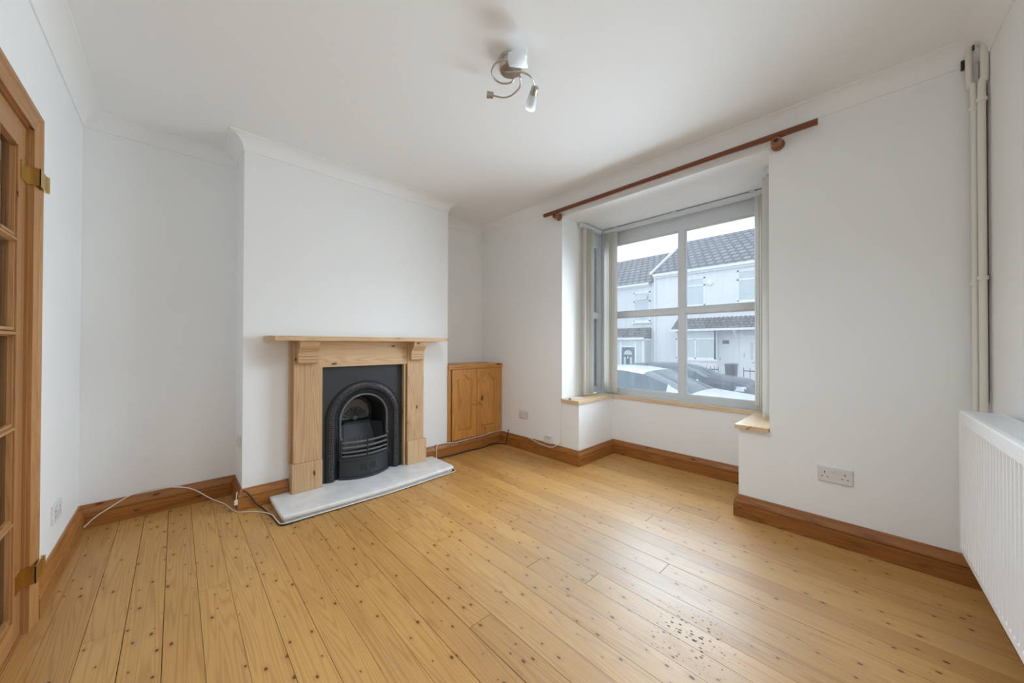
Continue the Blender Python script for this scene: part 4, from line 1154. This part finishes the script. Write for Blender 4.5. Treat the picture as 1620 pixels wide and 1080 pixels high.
# ================================================================== CABLES
def cable(name, pts, r, mat, label, sub=6):
    return tag(MB().tube(smooth_path(pts, sub), r, 8).build(name, mat, smooth=True), label, 'cable')
hf = lambda t: (hx0 + 0.03 + (hx1 - hx0 - 0.07) * t, -0.792 + 0.027 * t - 0.028 * math.sin(math.pi * t))
fr = [hf(t / 8) for t in range(9)]
cable('television_cable', [(-3.070, -0.052, 0.020), (-3.030, -0.046, 0.062), (-2.975, -0.040, 0.098), (-2.875, -0.022, 0.150), (-2.776, -0.020, 0.158), (-2.683, -0.030, 0.146),
      (-2.592, -0.055, 0.114), (-2.495, -0.085, 0.028), (-2.430, -0.190, 0.006), (-2.385, -0.385, 0.005), (-2.320, -0.450, 0.005), (-2.262, -0.515, 0.005), (-2.225, -0.62, 0.013)]
      + [(-2.216, -0.735, 0.012), (-2.190, -0.795, 0.010)] + [(x, y - 0.010, 0.012) for x, y in fr[1:4]] + [(x, y - 0.0115, 0.010) for x, y in fr[4:8]] + [(-0.918, -0.768, 0.005), (-0.885, -0.71, 0.005), (-0.882, -0.52, 0.005), (-0.866, -0.402, 0.012),
      (-0.862, -0.391, 0.070), (-0.860, -0.388, 0.125), (-0.835, -0.380, 0.1425), (-0.767, -0.382, 0.1425), (-0.642, -0.389, 0.128), (-0.544, -0.389, 0.131), (-0.326, -0.389, 0.134), (-0.158, -0.384, 0.1425), (-0.060, -0.380, 0.1425),
      (-0.018, -0.400, 0.1425), (-0.013, -0.477, 0.1425), (-0.013, -0.665, 0.1425), (-0.013, -0.800, 0.1425), (-0.022, -0.92, 0.124), (-0.026, -1.020, 0.112), (-0.026, -1.110, 0.110), (-0.020, -1.165, 0.128), (-0.006, -1.220, 0.175), (-0.0035, -1.231, 0.230), (-0.0035, -1.232, 0.40), (-0.0035, -1.232, 0.566)],
      0.0034, M_WCAB, 'white cable looping over the skirting and round the marble hearth')
cable('aerial_cable', [(-2.352, -0.395, 0.137), (-2.330, -0.395, 0.118), (-2.306, -0.395, 0.080), (-2.276, -0.400, 0.025), (-2.250, -0.452, 0.007), (-2.231, -0.600, 0.006), (-2.222, -0.70, 0.005), (-2.214, -0.775, 0.005), (-2.180, -0.808, 0.005)]
      + [(x, y - 0.003 if i in (4, 5, 6) else y + 0.001, 0.0045) for i, (x, y) in enumerate(fr[1:8])] + [(-0.935, -0.765, 0.0045), (-0.8985, -0.715, 0.0045), (-0.8955, -0.53, 0.0045), (-0.852, -0.400, 0.014), (-0.780, -0.393, 0.013), (-0.659, -0.393, 0.010),
      (-0.512, -0.393, 0.014), (-0.391, -0.393, 0.009), (-0.274, -0.393, 0.007), (-0.170, -0.393, 0.022), (-0.073, -0.395, 0.007), (-0.045, -0.430, 0.006), (-0.033, -0.478, 0.010), (-0.030, -0.490, 0.060), (-0.028, -0.491, 0.100), (-0.010, -0.491, 0.145), (-0.006, -0.491, 0.172)],
      0.0042, M_BCAB, 'black cable from the breast corner round the hearth to the cupboard corner')
pg = thing('cable_plug', (-2.386, -0.392, 0.0), 'small white cable plug hanging at the chimney breast corner', 'plug')
MB().tube([(-2.382, -0.395, 0.136), (-2.386, -0.400, 0.110), (-2.388, -0.402, 0.085)], 0.0025, 8).build('lead', M_WCAB, pg)
MB().box(-2.398, -2.379, -0.412, -0.393, 0.056, 0.086, bev=0.002).build('body', M_PLAST, pg)

# ================================================================== THE STREET OUTSIDE
GZ = -0.88
struct(MB().box(0.86, 30, -22, 34, GZ - 0.2, GZ), 'road', M_ROAD, 'grey asphalt street outside the window', 'road')
struct(MB().box(0.86, 3.2, -22, 34, GZ, GZ + 0.10), 'pavement', M_PAVE, 'grey pavement below the bay window', 'pavement')
struct(MB().box(10.0, 14.2, -22, 34, GZ, GZ + 0.12), 'pavement', M_PAVE, 'grey pavement in front of the houses opposite', 'pavement')
PZ = GZ + 0.12
FX = 14.0
def house_window(parent, y0, y1, z0, z1, pane, toplight=0.3, split=False, x=FX, sill=True):
    w = MB().box(x - 0.03, x + 0.05, y0, y1, z0, z0 + 0.06).box(x - 0.03, x + 0.05, y0, y1, z1 - 0.06, z1).box(x - 0.03, x + 0.05, y0, y0 + 0.06, z0, z1).box(x - 0.03, x + 0.05, y1 - 0.06, y1, z0, z1)
    zt = z1 - toplight * (z1 - z0)
    w.box(x - 0.03, x + 0.05, y0, y1, zt - 0.035, zt + 0.035)
    if split: w.box(x - 0.03, x + 0.05, (y0 + y1) / 2 - 0.03, (y0 + y1) / 2 + 0.03, z0, zt)
    if sill: w.box(x - 0.10, x + 0.05, y0 - 0.06, y1 + 0.06, z0 - 0.08, z0)
    o = w.build('window', M_EXW, parent)
    MB().box(x - 0.014, x - 0.003, y0 + 0.06, y1 - 0.06, z0 + 0.06, z1 - 0.06).build('pane', pane, o)
    return o
def roof(parent, y0, y1, ze, zr, mat, name='roof'):
    ov = 0.18
    sl = (zr - ze) / 4.0
    return MB().add([(FX - ov, y0, ze - sl * ov), (FX - ov, y1, ze - sl * ov), (FX + 4.0, y1, zr), (FX + 4.0, y0, zr),
                     (FX - ov, y0, ze - sl * ov - 0.08), (FX - ov, y1, ze - sl * ov - 0.08), (FX + 4.0, y1, zr - 0.10), (FX + 4.0, y0, zr - 0.10),
                     (FX + 8.0, y1, ze), (FX + 8.0, y0, ze)],
                    [(0, 3, 2, 1), (4, 5, 6, 7), (0, 1, 5, 4), (0, 4, 7, 3), (1, 2, 6, 5), (3, 9, 8, 2)]).build(name, mat, parent)
# house directly opposite
PY = 4.09
h1 = thing('terraced_house', (FX, 0, PZ), 'white rendered terraced house with tiled canopy over bay and front door', 'house')
MB().box(FX, FX + 8, -20, PY, PZ - 0.1, 4.50).build('wall', M_REND, h1)
r1 = roof(h1, -20, PY + 0.10, 4.56, 6.90, M_ROOF)
MB().add([(FX - 0.2, PY + 0.05, 4.49), (FX + 4.0, PY + 0.05, 6.87), (FX + 4.0, PY + 0.20, 6.97), (FX - 0.2, PY + 0.20, 4.53), (FX - 0.2, PY + 0.05, 4.60), (FX + 4.0, PY + 0.05, 6.98)],
         [(0, 1, 5, 4), (4, 5, 2, 3), (0, 4, 3), (1, 2, 5), (0, 3, 2, 1)]).build('verge', M_EXW, r1)
MB().box(FX - 0.22, FX - 0.12, -20, PY, 4.36, 4.47).build('gutter', M_EXW, h1)
MB().box(FX - 0.12, FX, -20, PY, 4.28, 4.46).build('fascia', M_EXW, h1)
MB().tube([(FX - 0.06, PY - 0.04, PZ), (FX - 0.06, PY - 0.04, 4.36)], 0.045, 8).build('downpipe', M_EXW, h1)
house_window(h1, 1.84, 2.74, 2.83, 4.08, M_EXG, 0.28)
house_window(h1, -0.40, 0.63, 2.88, 4.16, M_EXC, 0.30)
house_window(h1, -3.40, -2.40, 2.88, 4.16, M_EXC, 0.30)
al = MB().lathe([(0.13, 0.0), (0.13, 0.05), (0.10, 0.08), (0.0, 0.085)], (FX, 1.64, 3.79), (-1, 0, 0), 8).build('alarm_box', M_EXW, h1)
# canopy
cmb = MB().add([(FX - 0.72, -1.2, 1.80), (FX - 0.72, 3.02, 1.80), (FX, 3.02, 2.28), (FX, -1.2, 2.28), (FX - 0.72, -1.2, 1.74), (FX - 0.72, 3.02, 1.74), (FX, 3.02, 1.74), (FX, -1.2, 1.74)],
               [(0, 3, 2, 1), (4, 5, 6, 7), (0, 1, 5, 4), (1, 2, 6, 5), (0, 4, 7, 3)])
cano = cmb.build('canopy', M_CANO, h1)
for i in range(26):
    y = -1.1 + i * 0.16
    MB().tube([(FX - 0.72, y, 1.812), (FX, y, 2.292)], 0.024, 6).build('tile_roll', M_CANO, cano)
MB().box(FX - 0.74, FX - 0.715, -1.22, 3.04, 1.70, 1.79).build('canopy_fascia', M_EXW, h1)
MB().prism([(FX, 1.74), (FX - 0.45, 1.74), (FX - 0.38, 1.66), (FX - 0.12, 1.55), (FX - 0.08, 1.38), (FX, 1.36)], 0.64, 0.72, 1).build('canopy_bracket', M_EXW, h1)
# square bay under the canopy
MB().box(FX - 0.55, FX, 1.26, 2.90, PZ - 0.02, 0.48).build('bay_base', M_REND, h1)
bw = house_window(h1, 1.28, 2.88, 0.50, 1.735, M_EXC, 0.30, True, x=FX - 0.5)
bs = MB().box(FX - 0.50, FX, 1.26, 1.32, 0.50, 0.57).box(FX - 0.50, FX, 1.26, 1.32, 1.66, 1.735).box(FX - 0.06, FX, 1.26, 1.32, 0.50, 1.735).box(FX - 0.53, FX - 0.44, 1.26, 1.34, 0.50, 1.735).build('bay_side_frame', M_EXW, h1)
MB().box(FX - 0.44, FX - 0.06, 1.28, 1.30, 0.57, 1.66).build('pane', M_EXG, bs)
MB().box(FX - 0.02, FX - 0.001, 0.93, 1.17, 1.15, 1.30).build('plaque', M_TEAL, h1)
# front door
MB().box(FX - 0.05, FX + 0.02, -0.50, 0.52, 1.455, 1.76).box(FX - 0.05, FX + 0.02, 0.44, 0.52, PZ + 0.1, 1.455).box(FX - 0.05, FX + 0.02, -0.50, -0.42, PZ + 0.1, 1.455).build('door_frame', M_EXW, h1)
MB().box(FX - 0.055, FX - 0.04, -0.40, 0.42, 1.50, 1.72).build('fanlight', M_EXG, h1)
fd = MB().box(FX - 0.03, FX + 0.02, -0.42, 0.44, PZ + 0.12, 1.455).build('front_door', M_EXW, h1)
for y in (0.13, -0.13):
    pts = [(y - 0.05, 0.52), (y - 0.05, 1.17)] + [(y + 0.05 * math.cos(math.pi - a * math.pi / 6), 1.17 + 0.05 * math.sin(a * math.pi / 6)) for a in range(1, 6)] + [(y + 0.05, 1.17), (y + 0.05, 0.52)]
    MB().prism(pts, FX - 0.040, FX - 0.025, 0).build('door_pane', M_EXG, fd)
MB().box(FX - 0.04, FX - 0.028, -0.13, 0.13, 0.37, 0.42).build('letterbox', M_RIM, fd)
MB().box(FX - 0.06, FX - 0.028, 0.36, 0.39, 0.60, 0.78).build('handle', M_RIM, fd)
MB().box(FX - 0.5, FX, -0.6, 0.6, PZ, PZ + 0.11).build('doorstep', M_PAVE, h1)
# house next along
h2 = thing('terraced_house', (FX, 8, PZ), 'cream rendered terraced house with glazed porch and dark teal door', 'house')
MB().box(FX + 0.02, FX + 8, PY + 0.001, 30, PZ - 0.1, 4.14).build('wall', M_REND2, h2)
roof(h2, PY + 0.11, 30, 4.20, 6.45, M_ROOF2)
MB().box(FX - 0.22, FX - 0.10, PY + 0.21, 30, 4.02, 4.12).build('gutter', M_EXW, h2)
MB().box(FX - 0.1, FX + 0.02, PY + 0.21, 30, 3.96, 4.10).build('fascia', M_EXW, h2)
wl_ = house_window(h2, 4.30, 5.16, 2.24, 3.72, M_EXG, 0.32)
MB().add([(FX - 0.06, 4.36, 3.28), (FX - 0.06, 5.10, 3.28), (FX - 0.03, 5.10, 3.66), (FX - 0.03, 4.36, 3.66), (FX - 0.30, 4.40, 3.30), (FX - 0.30, 5.06, 3.30)],
         [(4, 5, 2, 3), (4, 3, 2, 5)]).build('open_toplight', M_EXW, wl_)
for y in (7.0, 9.5, 12.5): house_window(h2, y, y + 0.95, 2.4, 3.72, M_EXG, 0.32)
p2 = MB().add([(FX - 0.85, 4.25, 1.46), (FX - 0.85, 7.4, 1.46), (FX, 7.4, 1.93), (FX, 4.25, 1.93), (FX - 0.85, 4.25, 1.40), (FX - 0.85, 7.4, 1.40), (FX, 7.4, 1.40), (FX, 4.25, 1.40)],
              [(0, 3, 2, 1), (4, 5, 6, 7), (0, 1, 5, 4), (1, 2, 6, 5), (0, 4, 7, 3)]).build('porch_roof', M_CANO, h2)
for i in range(19):
    y = 4.32 + i * 0.165
    MB().tube([(FX - 0.85, y, 1.472), (FX, y, 1.942)], 0.024, 6).build('tile_roll', M_CANO, p2)
MB().box(FX - 0.87, FX - 0.845, 4.22, 7.42, 1.34, 1.45).build('porch_fascia', M_EXW, h2)
pf = MB()
for y in (4.25, 4.62, 5.40, 6.20, 7.30): pf.box(FX - 0.78, FX - 0.70, y, y + 0.10, PZ, 1.40)
pf.box(FX - 0.78, FX - 0.70, 4.25, 7.40, 1.32, 1.40).box(FX - 0.78, FX - 0.70, 4.72, 5.40, 0.98, 1.05).box(FX - 0.78, FX, 4.25, 4.33, 1.32, 1.40)
pfr = pf.build('porch_frame', M_EXW, h2)
MB().box(FX - 0.75, FX - 0.73, 5.50, 6.20, PZ, 1.32).build('pane', M_EXC, pfr)
MB().box(FX - 0.75, FX - 0.73, 6.30, 7.30, PZ, 1.32).build('pane', M_EXC, pfr)
MB().box(FX - 0.75, FX - 0.73, 4.35, 4.62, PZ, 1.32).build('pane', M_EXG, pfr)
MB().box(FX - 0.75, FX - 0.73, 4.72, 5.40, 1.05, 1.32).build('pane', M_EXG, pfr)
MB().box(FX - 0.70, FX, 4.28, 4.30, PZ, 1.32).build('pane', M_EXC, pfr)
td = MB().box(FX - 0.77, FX - 0.73, 4.74, 5.38, PZ + 0.02, 0.98).build('porch_door', M_TEAL, h2)
fan = [(5.06 + 0.22 * math.cos(a * math.pi / 12), 0.62 + 0.22 * math.sin(a * math.pi / 12)) for a in range(13)]
MB().prism(fan, FX - 0.785, FX - 0.765, 0).build('fan_pane', M_EXC, td)
for y in (4.85, 5.17): MB().box(FX - 0.782, FX - 0.765, y, y + 0.11, 0.0, 0.50).build('moulded_panel', M_EXC, td)
MB().box(FX - 0.79, FX - 0.765, 5.035, 5.085, 0.42, 0.55).build('knocker', M_LAMP, td)
house_window(h2, 8.4, 10.2, 0.2, 1.5, M_EXC, 0.3, True)
# front railings, bin, brick pier
def railing(y0, y1, label):
    rr = thing('garden_railing', (11.4, (y0 + y1) / 2, PZ), label, 'railing')
    MB().box(11.35, 11.55, y0, y1, PZ, PZ + 0.28).build('dwarf_wall', M_REND, rr)
    MB().box(11.43, 11.47, y0, y1, 0.20, 0.235).build('rail', M_BLKI, rr)
    MB().box(11.43, 11.47, y0, y1, -0.42, -0.39).build('rail', M_BLKI, rr)
    n = int((y1 - y0) / 0.13)
    for i in range(n + 1):
        y = y0 + (y1 - y0) * i / n
        MB().box(11.441, 11.459, y - 0.009, y + 0.009, PZ + 0.28, 0.33).build('baluster', M_BLKI, rr)
    return rr
railing(0.62, 3.4, 'black garden railing in front of the tiled canopy bay window')
railing(-0.53, -0.16, 'short black garden railing at the white front door')
railing(5.9, 9.0, 'black garden railing in front of the glazed porch house')
bn = thing('wheelie_bin', (11.9, 0.28, PZ), 'dark wheeled bin behind the garden railing', 'bin')
MB().add([(11.62, 0.17, PZ), (11.90, 0.17, PZ), (11.90, 0.41, PZ), (11.62, 0.41, PZ), (11.57, 0.13, 0.38), (11.95, 0.13, 0.38), (11.95, 0.45, 0.38), (11.57, 0.45, 0.38)],
         [(0, 3, 2, 1), (4, 5, 6, 7), (0, 1, 5, 4), (1, 2, 6, 5), (2, 3, 7, 6), (3, 0, 4, 7)]).build('body', M_BLKI, bn)
MB().box(11.55, 11.97, 0.11, 0.47, 0.381, 0.43, bev=0.015).build('lid', M_TEAL, bn)
MB().tube([(11.98, 0.16, 0.42), (11.98, 0.42, 0.42)], 0.02, 8).build('handle', M_BLKI, bn)
bp_ = thing('gate_pier', (11.4, -0.95, PZ), 'red brick gate pier next to the short railing', 'pier')
MB().box(11.2, 11.65, -1.6, -0.66, PZ, 0.28).build('shaft', M_BRICK, bp_)
MB().box(11.16, 11.69, -1.64, -0.62, 0.2805, 0.36, bev=0.01).build('cap', M_REND, bp_)
gp = thing('gate_post', (11.4, -0.56, PZ), 'black iron gate post next to the brick pier', 'post')
MB().box(11.41, 11.47, -0.61, -0.55, PZ, 0.42).build('post', M_BLKI, gp)
MB().lathe([(0.02, 0), (0.045, 0.03), (0.03, 0.07), (0.0, 0.08)], (11.44, -0.58, 0.42), (0, 0, 1), 10).build('finial', M_BLKI, gp, smooth=True)

# ---- cars (nose towards -y)
def car(label, cx, y_nose, stations, width, paint, wheels, win_range, screen, mirror, lamp):
    """stations: (dy behind the nose, z_sill, z_belt, z_top, top half-width factor)"""
    c = thing('car', (cx, y_nose + 2.0, GZ), label, 'car')
    hw = width / 2
    body = MB(); glassm = MB()
    rings = []
    for dy, zs, zb, zt, k, kb in stations:
        y = y_nose + dy; w = hw * kb
        zm = (zs + zb) / 2
        wt_ = w * k
        r = [(-w * 0.90, zs), (-w * 0.985, zs + 0.06), (-w, zm), (-w * 0.985, zb), (-wt_ * 1.0, zb + (zt - zb) * 0.90), (-wt_ * 0.86, zt - 0.012), (-wt_ * 0.4, zt), (0, zt + 0.006)]
        r = r + [(-a, b) for a, b in r[-2::-1]]
        rings.append([(cx + a, y, GZ + b) for a, b in r])
    n = len(rings[0])
    for i in range(len(rings) - 1):
        for k in range(n - 1):
            side = k in (3, n - 5)
            top = k in (4, 5, 6, 7, 8, 9)
            fv = [rings[i][k], rings[i][k + 1], rings[i + 1][k + 1], rings[i + 1][k]]
            is_glass = (side and win_range[0] <= i < win_range[1]) or (top and i in screen)
            (glassm if is_glass else body).add(fv, [(0, 1, 2, 3)])
    for rg in (rings[0], rings[-1]): body.add(rg, [tuple(range(n))])
    def weld(mb):
        bm = bmesh.new()
        vs = [bm.verts.new(p) for p in mb.v]
        for f in mb.f:
            try: bm.faces.new([vs[i] for i in f])
            except ValueError: pass
        bmesh.ops.remove_doubles(bm, verts=bm.verts[:], dist=0.0005)
        bm.verts.index_update()
        o = MB(); o.add([q.co.copy() for q in bm.verts], [[q.index for q in f.verts] for f in bm.faces]); bm.free(); return o
    weld(body).build('body', paint, c, smooth=True, angle=40)
    weld(glassm).build('glazing', M_CGLS, c, smooth=True, angle=40)
    pill = MB()
    for i in (win_range[0], (win_range[0] + win_range[1]) // 2 + 1, win_range[1]):
        if i < len(rings):
            for k in (3, n - 5):
                a, b = Vector(rings[i][k]), Vector(rings[i][k + 1]); pill.tube([a, b], 0.028, 6)
    pill.build('pillar', paint, c)
    for dy in wheels:
        for s in (-1, 1):
            x = cx + s * (hw - 0.10)
            wh = MB().lathe([(0.20, -0.105), (0.31, -0.10), (0.325, -0.06), (0.325, 0.06), (0.31, 0.10), (0.20, 0.105)], (x, y_nose + dy, GZ + 0.325), (s, 0, 0), 24).build('wheel', M_TYRE, c, smooth=True)
            MB().lathe([(0.20, 0.09), (0.19, 0.108), (0.05, 0.095), (0.0, 0.10)], (x, y_nose + dy, GZ + 0.325), (s, 0, 0), 20).build('rim', M_RIM, wh, smooth=True)
    for s in (-1, 1):
        MB().lathe([(0.03, 0), (0.10, 0.03), (0.115, 0.09), (0.07, 0.15), (0.0, 0.16)], (cx + s * (hw + 0.10), y_nose + mirror[0] - 0.06, GZ + mirror[1]), (0, 1, 0), 12).build('mirror', paint, c, smooth=True)
        z0, z1 = GZ + lamp[2], GZ + lamp[3]
        pts = [(0.935, lamp[1]), (0.93, lamp[1] * 0.62), (0.90, lamp[0] + 0.06), (0.78, lamp[0] - 0.005), (0.55, lamp[0] - 0.02)]
        lo = [(cx + s * (hw * k + 0.012), y_nose + d, z0 + (0.03 if q in (0, 4) else 0)) for q, (k, d) in enumerate(pts)]
        hi = [(cx + s * (hw * k - 0.004), y_nose + d + 0.015, z1 + (0.02 if q == 0 else 0)) for q, (k, d) in enumerate(pts)]
        lm = MB().add(lo + hi, [(q, q + 1, 6 + q, 5 + q) for q in range(4)])
        lm.build('headlamp', M_LAMP, c)
    return c
# white hatchback by the near kerb
car('white parked car by the pavement under the bay window', 4.55, -2.75,
    [(0.0, 0.30, 0.62, 0.70, 0.80, 0.72), (0.10, 0.22, 0.70, 0.80, 0.84, 0.86), (0.45, 0.20, 0.82, 0.95, 0.86, 0.96), (1.10, 0.20, 0.90, 1.06, 0.86, 1.0), (1.72, 0.20, 0.95, 1.12, 0.86, 1.0),
     (2.05, 0.20, 0.97, 1.28, 0.80, 1.0), (2.55, 0.20, 0.98, 1.47, 0.76, 1.0), (3.00, 0.20, 0.99, 1.525, 0.745, 1.0), (3.60, 0.20, 1.0, 1.53, 0.74, 1.0), (4.20, 0.20, 1.02, 1.49, 0.73, 0.99),
     (4.65, 0.22, 1.03, 1.30, 0.74, 0.96), (4.95, 0.26, 0.98, 1.06, 0.80, 0.90), (5.02, 0.34, 0.80, 0.86, 0.82, 0.82)], 1.78, M_CARW, (0.85, 3.95), (5, 9), (4, 5, 9), (1.95, 1.02), (0.05, 0.40, 0.66, 0.76))
# dark saloon on the far side
car('dark blue parked car in front of the garden railing', 8.75, -1.02,
    [(0.0, 0.34, 0.74, 0.84, 0.84, 0.74), (0.06, 0.24, 0.82, 0.94, 0.86, 0.86), (0.26, 0.20, 0.89, 1.01, 0.86, 0.95), (0.62, 0.20, 0.94, 1.06, 0.86, 1.0), (1.02, 0.20, 0.97, 1.11, 0.86, 1.0),
     (1.28, 0.20, 0.98, 1.24, 0.80, 1.0), (1.62, 0.20, 0.99, 1.36, 0.76, 1.0), (2.05, 0.20, 1.0, 1.42, 0.745, 1.0), (2.70, 0.20, 1.0, 1.42, 0.74, 1.0), (3.40, 0.20, 1.01, 1.36, 0.73, 0.99),
     (3.95, 0.22, 1.0, 1.14, 0.78, 0.97), (4.40, 0.26, 0.95, 1.05, 0.82, 0.92), (4.50, 0.34, 0.80, 0.88, 0.82, 0.84)], 1.82, M_CARB, (0.85, 3.75), (5, 9), (4, 5, 9), (1.30, 1.02), (0.04, 0.42, 0.78, 0.90))

for o in bpy.data.objects:
    if '_o' in o: del o['_o']
